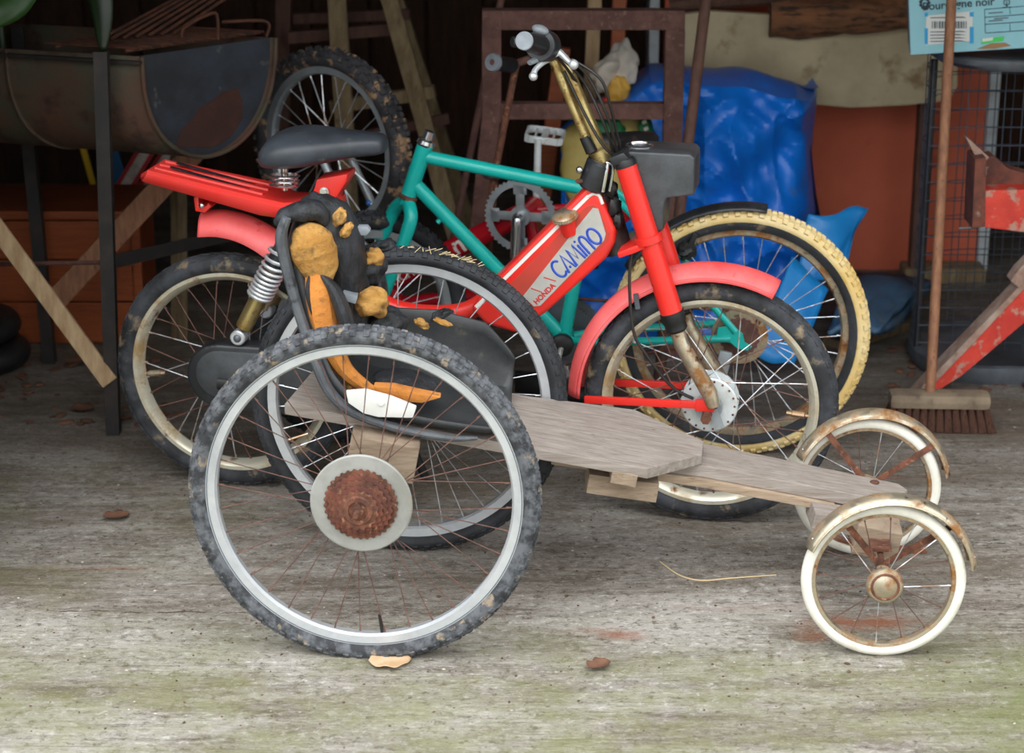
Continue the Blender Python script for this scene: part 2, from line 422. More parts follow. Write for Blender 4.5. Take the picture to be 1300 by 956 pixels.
# ------------------------------------------------------------------ wheel builder
def tyre_mesh(R, w, h, knob=None, nk=70, flat=None, n=96, kh=.004):
    """R outer radius, w section width, h section height"""
    mb = MB(); prof = []
    for k in range(18):
        a = 2 * PI * k / 18
        prof.append((R - h / 2 + math.cos(a) * h / 2 * (1 if math.cos(a) > 0 else .9), math.sin(a) * w / 2 * (1 - .12 * max(0, -math.cos(a)))))
    mb.lathe(prof, n=n)
    me = mb.mesh('tyre', 40)
    bm = bmesh.new(); bm.from_mesh(me)
    bpy.data.meshes.remove(me)
    q = MB(); q.bm.free(); q.bm = bm
    if knob:
        for k in range(nk):
            t = 2 * PI * (k + .5 * (0)) / nk
            for (a, dl, wl, dt) in knob:
                tt = t + dt * 2 * PI / nk
                # position on the section at angle a from the tread centre
                rr = R - h / 2 + math.cos(a) * h / 2; yy = math.sin(a) * w / 2
                c = Vector((rr * math.cos(tt), yy, rr * math.sin(tt)))
                er = Vector((math.cos(tt), 0, math.sin(tt))); et = Vector((-math.sin(tt), 0, math.cos(tt)))
                nn = (er * math.cos(a) + Vector((0, 1, 0)) * math.sin(a)).normalized(); bb = et.cross(nn)
                vs = []
                for (hh, sc) in ((-kh, 1.1), (kh, .8)):
                    for (i, j) in ((-1, -1), (1, -1), (1, 1), (-1, 1)):
                        vs.append(q.bm.verts.new(c + nn * hh + et * (i * dl / 2 * sc) + bb * (j * wl / 2 * sc)))
                for f in ((4, 5, 6, 7), (0, 1, 5, 4), (1, 2, 6, 5), (2, 3, 7, 6), (3, 0, 4, 7)):
                    q.bm.faces.new([vs[i] for i in f])
    if flat is not None:
        for v in q.bm.verts:
            if v.co.z < -flat:
                d = -flat - v.co.z
                v.co.z = -flat - d * .03
                v.co.y *= 1 + min(.35, d * 30)
    return q.mesh('tyre', 30, weld=False)


def rim_mesh(ro, ri, w, lip=.003):
    prof = [(ro, -w / 2), (ro, -w / 2 + lip), (ro - .006, -w / 2 + lip * 1.4), (ro - .008, w / 2 - lip * 1.4), (ro, w / 2 - lip), (ro, w / 2),
            (ri + .004, w / 2 * .92), (ri, w / 2 * .5), (ri, -w / 2 * .5), (ri + .004, -w / 2 * .92)]
    return MB().lathe(prof, n=96).mesh('rim', 30)


def spokes(wheel, n, ri, fl_r, fl_y, mats, rad=.0012, cross=.9, phase=0.0):
    cache = {}
    for k in range(n):
        side = 1 if k % 2 else -1; dirn = 1 if (k // 2) % 2 else -1
        m = random.choice(mats)
        key = (side, dirn, m)
        if key not in cache:
            a = dirn * cross
            p = Vector((fl_r * math.cos(a), side * fl_y, fl_r * math.sin(a))); e = Vector((ri + .001, side * .002, 0))
            me = MB().tube([p, e], rad, 5).cyl(e * .955 + Vector((0, 0, 0)), e, rad * 1.7, n=6).mesh('spoke', 60)
            me.materials.append(MT[m]); cache[key] = me
        o = link('spoke', cache[key], m, wheel)
        o.rotation_euler = (0, phase + 2 * PI * k / n, 0)


def wheel(parent, c, tyre_me, tyre_m, rim_me, rim_m, yaw=0.0, lean=0.0, spin=0.0, label=None):
    w = link('wheel', rim_me, rim_m, parent, label)
    w.rotation_mode = 'XYZ'
    w.location = c; w.rotation_euler = (lean, 0, yaw)
    t = link('tyre', tyre_me, tyre_m, w)
    return w


def arch(mb, path, w, drop, n=10, thick=.0025, curl=1.0):
    """mudguard: path = list of points, cross-section arched across +-w/2 with edges dropping inwards (towards centre)"""
    rows = []
    for i, (p, nrm) in enumerate(path):
        row = []
        for k in range(n + 1):
            s = -1 + 2 * k / n
            row.append(Vector(p) + Vector((0, 1, 0)) * (s * w / 2) - Vector(nrm) * (drop * (abs(s) ** 2.4)))
        rows.append(row)
    mb.grid(rows)
    return mb


def arc_path(c, R, a0, a1, n=30):
    return [(Vector(c) + Vector((math.cos(a), 0, math.sin(a))) * R, Vector((math.cos(a), 0, math.sin(a)))) for a in [a0 + (a1 - a0) * i / n for i in range(n + 1)]]


def curve_path(pts, sub=6):
    """points in an xz plane -> smooth list of (p, outward normal), outward = left of travel"""
    P = []
    pts = [Vector(p) for p in pts]
    for i in range(len(pts) - 1):
        p0 = pts[max(i - 1, 0)]; p1 = pts[i]; p2 = pts[i + 1]; p3 = pts[min(i + 2, len(pts) - 1)]
        for k in range(sub):
            t = k / sub
            P.append(.5 * ((2 * p1) + (p2 - p0) * t + (2 * p0 - 5 * p1 + 4 * p2 - p3) * t * t + (3 * p1 - p0 - 3 * p2 + p3) * t ** 3))
    P.append(pts[-1]); out = []
    for i, p in enumerate(P):
        d = P[min(i + 1, len(P) - 1)] - P[max(i - 1, 0)]
        out.append((p, Vector((-d.z, 0, d.x)).normalized()))
    return out

# ================================================================== THE SETTING
def floor_material():
    m = bpy.data.materials.new('streaked_mossy_concrete'); m.use_nodes = True
    nt = m.node_tree; N = nt.nodes; L = nt.links; b = N['Principled BSDF']
    b.inputs['Roughness'].default_value = .88; b.inputs['Specular IOR Level'].default_value = .3
    tc = N.new('ShaderNodeTexCoord')

    def mapping(scale, rz=0.0):
        q = N.new('ShaderNodeMapping'); q.inputs['Scale'].default_value = scale; q.inputs['Rotation'].default_value = (0, 0, rz)
        L.new(tc.outputs['Object'], q.inputs[0]); return q

    def noise(scale, sc, det=8, r=.65, dist=0.0, rz=0.0):
        n = N.new('ShaderNodeTexNoise'); n.inputs['Scale'].default_value = sc; n.inputs['Detail'].default_value = det
        n.inputs['Roughness'].default_value = r; n.inputs['Distortion'].default_value = dist
        L.new(mapping(scale, rz).outputs[0], n.inputs['Vector']); return n.outputs[0]

    def rng(v, a, z, t0=0.0, t1=1.0):
        r = N.new('ShaderNodeMapRange'); r.clamp = True
        for i, x in enumerate((a, z, t0, t1)): r.inputs[i + 1].default_value = x
        L.new(v, r.inputs[0]); return r.outputs[0]

    def mul(a, c):
        q = N.new('ShaderNodeMath'); q.operation = 'MULTIPLY'; q.use_clamp = True
        L.new(a, q.inputs[0])
        if isinstance(c, float): q.inputs[1].default_value = c
        else: L.new(c, q.inputs[1])
        return q.outputs[0]

    def mix(f, a, c):
        q = N.new('ShaderNodeMix'); q.data_type = 'RGBA'; L.new(f, q.inputs[0])
        for s, v in ((6, a), (7, c)):
            if isinstance(v, tuple): q.inputs[s].default_value = lin(v)
            else: L.new(v, q.inputs[s])
        return q.outputs[2]
    sep = N.new('ShaderNodeSeparateXYZ'); L.new(tc.outputs['Object'], sep.inputs[0])
    streak = noise((1.1, 9, 1), 2.2, 10, .72, .8, .012)
    fine = noise((11, 30, 1), 3.2, 10, .8, 1.2, -.01)
    mid = noise((15, 20, 1), 2.0, 10, .82, .8)
    grain = noise((1, 1.4, 1), 150, 5, .75)
    patch = noise((1, 2.2, 1), 1.7, 6, .62)
    col = mix(rng(streak, .38, .64), (120, 110, 98), (178, 171, 162))
    col = mix(mul(rng(patch, .46, .60), .65), col, (200, 195, 188))
    col = mix(mul(rng(mid, .48, .38), .7), col, (92, 84, 72))
    col = mix(mul(rng(mid, .56, .66), .5), col, (206, 200, 194))
    col = mix(mul(rng(fine, .54, .62), .6), col, (212, 206, 200))
    col = mix(mul(rng(fine, .45, .36), .75), col, (88, 78, 66))
    speck = noise((1, 1.3, 1), 42, 6, .74)
    col = mix(mul(mul(rng(speck, .56, .62), rng(patch, .36, .58)), .85), col, (222, 218, 212))
    col = mix(mul(rng(speck, .44, .37), .8), col, (84, 75, 64))
    # dark scored lines left by the screed
    line = noise((.5, 26, 1), 1.6, 6, .6, .25, .015)
    ad = N.new('ShaderNodeMath'); ad.operation = 'SUBTRACT'; ad.inputs[1].default_value = .5; L.new(line, ad.inputs[0])
    ab = N.new('ShaderNodeMath'); ab.operation = 'ABSOLUTE'; L.new(ad.outputs[0], ab.inputs[0])
    lines = mul(rng(ab.outputs[0], .012, .0), rng(noise((1.2, 3, 1), 2.5), .46, .6))
    col = mix(mul(lines, .85), col, (62, 52, 42))
    wob = noise((3, .01, 1), 2.2, 6, .7)
    brk = noise((6, 3, 1), 3.0, 4, .6)
    for (x0, x1, py, wd) in ((40, 335, 777, .0035), (200, 330, 742, .002), (0, 230, 724, .002), (880, 1010, 662, .003), (1170, 1300, 690, .003), (560, 700, 724, .002)):
        gx0, gx1, gy = G(x0, py).x, G(x1, py).x, G((x0 + x1) / 2, py).y
        wv = N.new('ShaderNodeMath'); wv.operation = 'MULTIPLY_ADD'; wv.inputs[1].default_value = .06; wv.inputs[2].default_value = -gy - .03
        L.new(wob, wv.inputs[0])
        dy = N.new('ShaderNodeMath'); dy.operation = 'ADD'; L.new(sep.outputs[1], dy.inputs[0]); L.new(wv.outputs[0], dy.inputs[1])
        da = N.new('ShaderNodeMath'); da.operation = 'ABSOLUTE'; L.new(dy.outputs[0], da.inputs[0])
        cm = mul(mul(rng(da.outputs[0], wd, wd * .3), rng(brk, .40, .50)), mul(rng(sep.outputs[0], gx0, gx0 + .05), rng(sep.outputs[0], gx1, gx1 - .05)))
        col = mix(mul(cm, .9), col, (52, 44, 36))
    # earth under the roof, its colour darkened to carry interior shade too
    dirt_shade = mul(rng(sep.outputs[1], 4.2, 4.9), rng(noise((1, 2.5, 1), 3.2, 6), .3, .6, .4, 1.0))
    col = mix(mul(dirt_shade, .85), col, (84, 72, 60))
    # patchy brown tone, setting in behind the near wheels
    col = mix(mul(mul(rng(noise((.8, 3, 1), 1.6, 5), .48, .68), rng(sep.outputs[1], 3.7, 3.95)), .75), col, (108, 94, 76))
    # moss
    mossy = noise((1, 1.6, 1), 4.2, 10, .78)
    m1 = mul(rng(sep.outputs[1], 3.78, 3.5), rng(mossy, .40, .60))
    col = mix(mul(m1, .62), col, (140, 142, 92))
    m2 = mul(rng(sep.outputs[1], 3.66, 3.48), mul(rng(sep.outputs[0], .70, .95), rng(mossy, .32, .52)))
    col = mix(mul(m2, .72), col, (116, 124, 68))
    m3 = mul(mul(rng(sep.outputs[0], -.45, -1.0), rng(sep.outputs[1], 4.7, 4.3)), rng(noise((1, 1.6, 1), 3.6, 6), .46, .62))
    col = mix(mul(m3, .5), col, (128, 126, 84))

    # rust stains under the pram wheel and along the slab
    def blob(x, y, rx, ry):
        q = N.new('ShaderNodeMapping'); q.vector_type = 'POINT'
        q.inputs['Scale'].default_value = (1 / rx, 1 / ry, 0); q.inputs['Location'].default_value = (-x / rx, -y / ry, 0)
        L.new(tc.outputs['Object'], q.inputs[0])
        d = N.new('ShaderNodeVectorMath'); d.operation = 'LENGTH'; L.new(q.outputs[0], d.inputs[0])
        return rng(d.outputs[1], 1.0, .2)
    rustn = noise((1, 2, 1), 9, 6)
    for (px, py, rx, ry, s) in ((1100, 790, .17, .05, .85), (790, 805, .07, .035, .7), (740, 800, .06, .02, .4), (1030, 805, .05, .05, .7), (940, 770, .2, .03, .25), (120, 722, .25, .012, .4)):
        g = G(px, py)
        col = mix(mul(mul(blob(g.x, g.y, rx, ry), rng(rustn, .38, .58)), s), col, (156, 92, 60))
    col = mix(mul(rng(grain, .58, .7), .5), col, (222, 218, 210))
    col = mix(mul(rng(grain, .42, .3), .6), col, (60, 52, 44))
    L.new(col, b.inputs['Base Color'])
    bp = N.new('ShaderNodeBump'); bp.inputs['Strength'].default_value = .8; bp.inputs['Distance'].default_value = .012
    hs = N.new('ShaderNodeMath'); hs.operation = 'ADD'; L.new(fine, hs.inputs[0]); L.new(mul(lines, -1.0), hs.inputs[1])
    h2 = N.new('ShaderNodeMath'); h2.operation = 'MULTIPLY_ADD'; h2.inputs[1].default_value = .35
    L.new(speck, h2.inputs[0]); L.new(hs.outputs[0], h2.inputs[2])
    L.new(h2.outputs[0], bp.inputs['Height']); L.new(bp.outputs[0], b.inputs['Normal'])
    return m


mb = MB(); mb.grid([[(-7 + 14 * i / 20, -4 + 12 * j / 20, 0) for j in range(21)] for i in range(21)])
struct(mb.build('floor', floor_material(), smooth=0))

ROOF_Y, ROOF_Z = 3.86, 1.92  # unseen roof, set low and well forward to darken the interior
WL, WR, WB = -2.3, 2.5, 7.3
struct(MB().box((WL - .05, (ROOF_Y + WB) / 2, 1.25), (.1, WB - ROOF_Y, 2.5)).build('wall_left', 'wall_dark'))
struct(MB().box((WR + .05, (ROOF_Y + WB) / 2, 1.25), (.1, WB - ROOF_Y, 2.5)).build('wall_right', 'wall_dark'))
struct(MB().box(((WL + WR) / 2, (ROOF_Y + WB) / 2, ROOF_Z + .05), (WR - WL + .2, WB - ROOF_Y + .2, .1)).build('ceiling', 'roof'))
struct(MB().box(((-1.16 + WL - .1) / 2, ROOF_Y - .05, 1.15), (-1.16 - WL + .1, .1, 2.3)).build('wall_light_block', 'wall_dark'))  # unseen wall piece, added to block sky light from the left
wb = struct(MB().box(((WL + WR) / 2, WB + .08, 1.2), (WR - WL, .06, 2.4)).build('wall_back', 'wall_dark'))
pw = .2
me = MB().box((0, 0, 1.2), (pw - .012, .03, 2.4), .004).mesh('plank', 30)
k = 0
x = WL + pw / 2
while x < WR:
    o = link('plank', me, 'wall_dark', wb, loc=(x, WB + .03 + random.uniform(-.006, .006), 0)); x += pw

# terracotta partition wall with white painted edges
PY = 6.2
xl, xr = W.pl(834, 100, PY).x, W.pl(1250, 200, PY).x
struct(MB().box(((xl + xr) / 2 + .01, PY + .06, 1.1), (xr - xl - .02, .12, 2.2)).build('wall_partition', 'wall_red'))
struct(MB().box((xl - .012, PY + .055, 1.1), (.03, .15, 2.2), .004).build('trim_1', 'white_paint'))
struct(MB().box((xr + .012, PY + .055, 1.1), (.032, .15, 2.2), .004).build('trim_2', 'white_paint'))
# worn timber sill at the foot of the partition
a, c = W.pz(1184, 362, .05), W.pz(1250, 366, .05)
struct(MB().box(((a.x + c.x) / 2, PY - .12, .025), (c.x - a.x + .1, .1, .05), .008).build('trim_3', 'wood_trestle'))

# ================================================================== HOMEMADE CART
CART = Frame(-.243, 3.832, 0)
cart = thing('soapbox_cart', 'homemade wooden cart on two big bicycle wheels and two white pram wheels', 'cart', CART)
K = CART


def cl(px, py, Y):      # pixel at world depth Y -> cart coordinates
    return K.pl(px, py, Y - K.o.y)


KN = [(0.0, .012, .012, 0), (.55, .013, .011, .5), (-.55, .013, .011, .5), (1.05, .012, .010, 0), (-1.05, .012, .010, 0)]
RB = .327
big_tyre = tyre_mesh(RB, .046, .038, KN, 78, flat=RB - .006, kh=.0019)
big_tyre2 = tyre_mesh(RB, .046, .038, KN, 78, kh=.0019)
big_rim = rim_mesh(RB - .030, RB - .053, .027)
YAWR = math.radians(-5)
# near wheel
wn = wheel(cart, (-.272 - K.o.x, 3.58 - K.o.y, RB - .007), big_tyre, 'tyre', big_rim, 'alu', YAWR, math.radians(-1.0))
rim_back = MB().lathe([(RB - .0335, -.0137), (RB - .0345, -.0139), (RB - .0355, -.0137)], n=96).build('wear_line', 'barcode', wn)
spokes(wn, 36, RB - .053, .022, .03, ['rust_spoke'], .00105, 1.0, .05)
MB().lathe([(0, -.045), (.012, -.045), (.012, -.034), (.024, -.033), (.024, -.029), (.013, -.027), (.013, .027), (.024, .029), (.024, .033), (.012, .034), (.010, .05), (0, .05)], n=24, closed=False).build('hub', 'rust', wn)
MB().lathe([(.03, -.0405), (.092, -.0405), (.0945, -.0385), (.0945, -.0365), (.092, -.036), (.03, -.036)], n=72).build('spoke_protector', 'plate', wn, label='cloudy plastic spoke protector disc')


def sprocket(mb, r, y0, y1, nt, th):
    prof = []
    for k in range(nt * 4):
        q = k % 4
        prof.append((r + (th if q in (1, 2) else -th * .4), 2 * PI * k / (nt * 4)))
    front = [Vector((a * math.cos(t), y0, a * math.sin(t))) for a, t in prof]
    mb.prism(front, (0, y1 - y0, 0))
    return mb


fw = None
for i, (r, nt) in enumerate(((.0665, 34), (.058, 28), (.0505, 24), (.043, 20), (.036, 17))):
    y = -.045 - i * .0075
    o = sprocket(MB(), r, y, y + .0026, nt, .0022).build('sprocket', ('rust', 'imp_rust')[i % 2], wn, smooth=0)
mb = MB().lathe([(.03, -.04), (.03, -.072), (.026, -.079), (.018, -.079), (.018, -.074), (.0, -.074)], n=32, closed=False)
mb.build('freewheel_body', 'rust', wn)
MB().cyl((0, -.074, 0), (0, -.1, 0), .0055, n=12).cyl((0, -.074, 0), (0, -.085, 0), .011, n=6).cyl((0, -.1, 0), (0, -.104, 0), .0045, n=8).build('axle_nut', 'rust', wn)
a0 = math.radians(-84)
p = Vector((math.cos(a0), 0, math.sin(a0)))
MB().tube([p * (RB - .052) + Vector((0, -.002, 0)), p * (RB - .09) + Vector((0, -.006, 0))], .0032, 8).build('valve', 'black', wn)
# far wheel
wf = wheel(cart, (-.213 - K.o.x, 4.082 - K.o.y, RB - .001), big_tyre2, 'tyre_dark', big_rim, 'alu_far', YAWR, math.radians(-2.0))
spokes(wf, 36, RB - .053, .020, .028, ['silver_spoke'], .0011, 1.0, .1)
MB().lathe([(0, -.06), (.006, -.06), (.006, -.04), (.022, -.031), (.022, -.027), (.011, -.024), (.011, .024), (.022, .027), (.022, .031), (.008, .036), (.006, .05), (0, .05)], n=24, closed=False).build('hub', 'chrome_rust', wf)
a0 = math.radians(200)
p = Vector((math.cos(a0), 0, math.sin(a0)))
MB().tube([p * (RB - .052), p * (RB - .10)], .003, 8).build('valve', 'brass', wf)
# straw stuck on top of the far tyre
mb = MB()
for i in range(26):
    a = math.radians(random.uniform(62, 92)); rr = RB + .004
    p = Vector((rr * math.cos(a), random.uniform(-.02, .0), rr * math.sin(a))) + Vector((wf.location.x, wf.location.y, wf.location.z))
    d = Vector((random.uniform(-1, 1), random.uniform(-.6, .6), random.uniform(-.2, .3))).normalized() * random.uniform(.006, .018)
    mb.tube([p - d * .7, p + d * .7], .0008, 4)
o = mb.build('straw_litter', 'straw', cart); o['kind'] = 'stuff'

# deck board: an inclined plank
DY0, DY1 = 3.722, 4.012


def deck_z(X):      # top surface of the plank, world X
    return .362 - .192 * X


def deck_pt(px, py):    # ray onto the plank's inclined top
    d = ray(px, py); o = Vector((0, 0, CAM_H))
    t = (.362 - o.z - .192 * o.x) / (d.z + .192 * d.x)
    return o + d * t - K.o


outl = [deck_pt(361, 513), deck_pt(401, 466), deck_pt(470, 470), deck_pt(650, 500), deck_pt(806, 520), deck_pt(893, 560), deck_pt(891, 577), deck_pt(822, 595)]
MB().prism([p for p in outl], (0, 0, -.021), .0015).build('deck_board', 'wood_grey', cart, smooth=0, label='weathered grey deck board')
# boom under the deck
b0, b1 = deck_pt(700, 540), deck_pt(1128, 609)
slope = Vector((1, 0, -.192)).normalized()
mid_dir = (b1 - b0).normalized()


def boom_outline(dz, z_th):
    pts = [deck_pt(870, 545), deck_pt(1000, 571), deck_pt(1142, 601), deck_pt(1153, 609), deck_pt(1140, 617), deck_pt(1105, 618), deck_pt(892, 577), deck_pt(640, 545), deck_pt(640, 520)]
    return [p + Vector((0, 0, dz)) for p in pts]


MB().prism(boom_outline(-.0225, 0), (0, 0, -.026), .002).build('boom', 'wood_grey', cart, smooth=0, label='long grey wooden boom')
bo = [p + Vector((0, .003, -.049)) for p in [deck_pt(860, 552), deck_pt(1060, 590), deck_pt(1062, 612), deck_pt(892, 580), deck_pt(700, 550), deck_pt(700, 532)]]
MB().prism(bo, (0, 0, -.018), .002).build('boom_batten', 'wood_edge', cart, smooth=0)
mp_ = deck_pt(1111, 600)
MB().ell(mp_ + Vector((0, 0, -.021)), (.010, .010, .004), 14, 6).build('bolt_head', 'rust', cart)
# cross pieces under the deck
p = cl(790, 612, 3.80)
MB().box((p.x, p.y + .08, p.z - .006), (.138, .2, .04), .002, rot=(0, .15, 0)).build('cross_block', 'wood_block', cart, smooth=0)
p = cl(792, 606, 3.745)
MB().box((p.x, p.y + .06, p.z), (.05, .14, .026), .002, rot=(0, .19, 0)).build('cross_batten', 'wood_block', cart, smooth=0)
# rear axle timber and block
p = cl(495, 568, 3.83)
MB().box((p.x - .005, p.y + .02, .355), (.13, .36, .075), .003, rot=(0, .19, 0)).build('axle_timber', 'wood_block', cart, smooth=0)
MB().box((p.x - .02, p.y + .02, .30), (.05, .3, .07), .003).build('axle_block', 'wood_block', cart, smooth=0)
MB().tube([Vector((wn.location.x, wn.location.y + .03, RB - .005)), Vector((wf.location.x, wf.location.y - .03, RB - .002))], .006, 10).build('axle', 'rust', cart)

# pram wheels
RS = .153


def tm():
    mb = MB()
    prof = []
    for k in range(16):
        a = 2 * PI * k / 16
        prof.append((RS - .0125 + math.cos(a) * .0125, math.sin(a) * .0115))
    return mb.lathe(prof, n=72).mesh('tyre', 40)


small_tyre = tm()
small_rim = MB().lathe([(RS - .020, -.010), (RS - .021, -.008), (RS - .0245, -.006), (RS - .0245, .006), (RS - .021, .008), (RS - .020, .010), (RS - .0265, .009), (RS - .029, 0), (RS - .0265, -.009)], n=72).mesh('rim', 30)
YAWS = math.radians(-4)
for (X, Y, near) in ((.693, 3.577, True), (.736, 4.038, False)):
    w = wheel(cart, (X - K.o.x, Y - K.o.y, RS), small_tyre, 'tyre_white', small_rim, 'chrome_rust', YAWS, math.radians(-2 if near else 0))
    spokes(w, 16, RS - .029, .016, .018, ['rust_spoke', 'silver_spoke'], .0011, .45, .06 if near else .2)
    MB().lathe([(0, -.042), (.018, -.041), (.021, -.039), (.031, -.037), (.0345, -.032), (.0345, -.026), (.027, -.023), (.022, -.019), (.010, -.016), (.010, .018), (.020, .02), (.020, .024), (0, .026)], n=32, closed=False).build('hub_cap', 'chrome_rust', w, label='rusty domed hub cap')
    MB().lathe([(.022, -.0385), (.0245, -.041), (.027, -.0378)], n=32, closed=False).build('hub_ring', 'rust', w)
    # mudguard
    c = Vector((X - K.o.x, Y - K.o.y, RS))
    off = Vector((.006, 0, .004))
    g = arch(MB(), arc_path(c + off, RS + .014, math.radians(157), math.radians(9), 30), .05, .011).build('mudguard', 'chrome_rust', cart, solid=.002, label='rusty chrome mudguard')
    if near: g.rotation_euler = (0, 0, 0)
    for sy in (-1, 1):
        e = MB().tube([q + Vector((0, sy * .024, 0)) - n_ * .011 for q, n_ in arc_path(c + off, RS + .014, math.radians(157), math.radians(9), 24)], .0022, 6)
        e.build('edge_bead', 'chrome_rust', g)
    for ang in (math.radians(128), math.radians(38)):
        q = c + off + Vector((math.cos(ang), 0, math.sin(ang))) * (RS + .003)
        far_side = .022 if near else -.022
        MB().beam(q + Vector((0, far_side, 0)), c + Vector((0, far_side + (.01 if near else -.004), .012)), .013, .003, .0008, up=(0, 1, 0)).build('mudguard_stay', 'rust', cart, smooth=0)
    for ang in (150, 16):
        q = c + off + Vector((math.cos(math.radians(ang)), 0, math.sin(math.radians(ang)))) * (RS + .0118)
        MB().ell(q + Vector((0, -.010, 0)), (.003, .003, .003), 8, 6).build('rivet', 'chrome', g)
# front axle: rusted steel bar, wooden blocks
A0 = Vector((.700 - K.o.x, 3.60 - K.o.y, RS)); A1 = Vector((.733 - K.o.x, 4.02 - K.o.y, RS))
MB().tube([A0, A1], .006, 10).build('axle', 'rust', cart)
MB().beam(A0 + (A1 - A0) * .2 + Vector((0, 0, .012)), A0 + (A1 - A0) * .85 + Vector((0, 0, .012)), .04, .008, .001).build('axle_bracket', 'rust', cart, smooth=0)
p = cl(1111, 675, 3.80)
MB().box((p.x, p.y + .03, p.z + .004), (.088, .2, .062), .003, rot=(0, .19, -.08)).build('bolster_block', 'wood_block', cart, smooth=0)
p = cl(1048, 633, 3.81)
MB().box((p.x + .03, p.y + .03, p.z - .052), (.11, .09, .036), .003, rot=(0, .19, 0)).build('bolster_block', 'wood_grey', cart, smooth=0)
p, q = cl(1058, 682, 3.76), cl(1172, 698, 3.84)
MB().beam(p, (p + q) / 2 + Vector((0, 0, -.012)), .03, .006, .001).beam((p + q) / 2 + Vector((0, 0, -.012)), q, .03, .006, .001).build('axle_strap', 'rust', cart, smooth=0)

# ---- torn child seat on the cart
SY = 3.86


def sl(px, py, Y=SY):
    return cl(px, py, Y)


prof = [(388, 268), (374, 310), (386, 370), (402, 425), (424, 466), (466, 492), (540, 507), (606, 516), (650, 520)]
hw = [.055, .075, .085, .095, .125, .145, .15, .15, .135]
wnr = [.015, .02, .02, .02, .025, .022, .018, .016, .01]
wfr = [.02, .03, .035, .05, .09, .125, .138, .125, .06]
P3 = [sl(*p) for p in prof]
rows = []
cp = curve_path(P3, 5)
for i, (p, n_) in enumerate(cp):
    t = i / (len(cp) - 1) * (len(prof) - 1); j = min(int(t), len(prof) - 2); f = t - j
    q = lambda a: a[j] * (1 - f) + a[j + 1] * f
    h, a_, b_ = q(hw), q(wnr), q(wfr)
    n_ = -n_ if n_.x < 0 and n_.z < 0 else n_
    row = []
    for (s, d) in ((-1.0, a_), (-1.0, a_ * .5), (-.92, .0), (-.5, -.008), (0, -.01), (.5, -.008), (.92, .0), (1.0, b_ * .4), (1.06, b_ * .8), (1.0, b_)):
        row.append(p + Vector((0, 1, 0)) * (s * h) + n_ * d)
    rows.append(row)
seat = MB().grid(rows).build('seat', 'shell', cart, smooth=60, solid=.006, label='torn black child seat shell with yellow foam')
rimp = [(364, 276), (357, 300), (363, 335), (376, 385), (389, 425), (402, 462), (420, 499), (450, 524), (510, 545), (570, 556), (606, 556)]
rimy = [3.77, 3.77, 3.77, 3.765, 3.755, 3.735, 3.72, 3.712, 3.708, 3.708, 3.715]
MB().tube([sl(x, y, Y) for (x, y), Y in zip(rimp, rimy)], [.012, .016, .015, .014, .014, .014, .014, .013, .012, .009, .005], 10, 5, .75).build('shell_rim', 'strap', seat)
wrinkle(MB().tube([sl(x, y, Y) for x, y, Y in ((384, 272, 3.84), (400, 270, 3.845), (414, 282, 3.85), (424, 308, 3.86), (434, 340, 3.865), (444, 372, 3.87), (452, 404, 3.87), (458, 430, 3.87))], [.018, .036, .05, .056, .046, .036, .032, .02], 30, 8, 1.15, flatdir=(1, 0, 0)), .0042, (46, 30, 16), 3).build('headrest_cover', 'vinyl_black', seat, smooth=70)
wrinkle(MB().tube([sl(x, y, 3.80) for x, y in ((352, 286), (362, 274), (382, 268), (402, 268), (416, 282))], [.006, .014, .018, .018, .008], 20, 6, 1.6, flatdir=(0, 0, 1)), .003, (30, 30, 40), 5).build('headrest_cover', 'vinyl_black', seat, smooth=70)
wrinkle(MB().tube([sl(x, y, 3.785) for x, y in ((384, 286), (388, 294), (394, 306), (399, 322), (405, 338), (409, 352), (411, 360))], [.012, .030, .041, .043, .036, .026, .014], 32, 7, .75, flatdir=(1, 0, 0)), .0022, (50, 50, 50), 2).build('headrest_foam', 'foam', seat, smooth=70, label='exposed yellow foam of the headrest')
MB().tube([sl(x, y, 3.782) for x, y in ((402, 340), (407, 372), (412, 405), (421, 440), (438, 470), (462, 490), (482, 498))], [.022, .030, .030, .024, .017, .013, .005], 10, 5, 1.0).build('spine_foam', 'foam_orange', seat, label='orange foam strip in the backrest')
MB().tube([sl(x, y, 3.765) for x, y in ((407, 348), (424, 368), (437, 400), (444, 425), (446, 440))], [.005, .021, .026, .026, .016], 10, 5, .6).build('side_bolster', 'vinyl_black', seat)
MB().tube([sl(x, y, 3.765) for x, y in ((393, 350), (391, 372), (397, 398))], [.004, .010, .006], 8, 4, .6).build('side_bolster', 'vinyl_black', seat)
MB().tube([sl(x, y, 3.87) for x, y in ((450, 318), (456, 350), (452, 385), (462, 420))], [.018, .024, .026, .02], 10, 4, .5).build('strap', 'vinyl_black', seat)
p = sl(444, 376, 3.82)
MB().box(p, (.03, .03, .016), .003, rot=(0, .3, 0)).build('buckle', 'grey_plastic', seat)
p = sl(456, 293, 3.85)
MB().prism([p + Vector(v) for v in ((-.016, 0, .008), (.016, 0, .008), (.022, 0, 0), (.014, 0, -.010), (-.014, 0, -.009))], (0, .02, 0), .002).build('buckle', 'grey_plastic', seat)
for (x, y, Y, r, s) in ((470, 383, 3.84, (.036, .03, .028), 3), (431, 276, 3.80, (.012, .012, .018), 5), (440, 292, 3.80, (.010, .012, .016), 6), (474, 326, 3.88, (.018, .02, .018), 7), (445, 489, 3.79, (.016, .014, .010), 8), (536, 411, 3.9, (.016, .016, .008), 9), (562, 409, 3.9, (.018, .01, .006), 10)):
    MB().ell(sl(x, y, Y), r, 22, 16, rot=(0, random.uniform(-.6, .6), 0), amp=.4, freq=1.8, seed=s).build('foam_scrap', 'foam', seat, smooth=60)
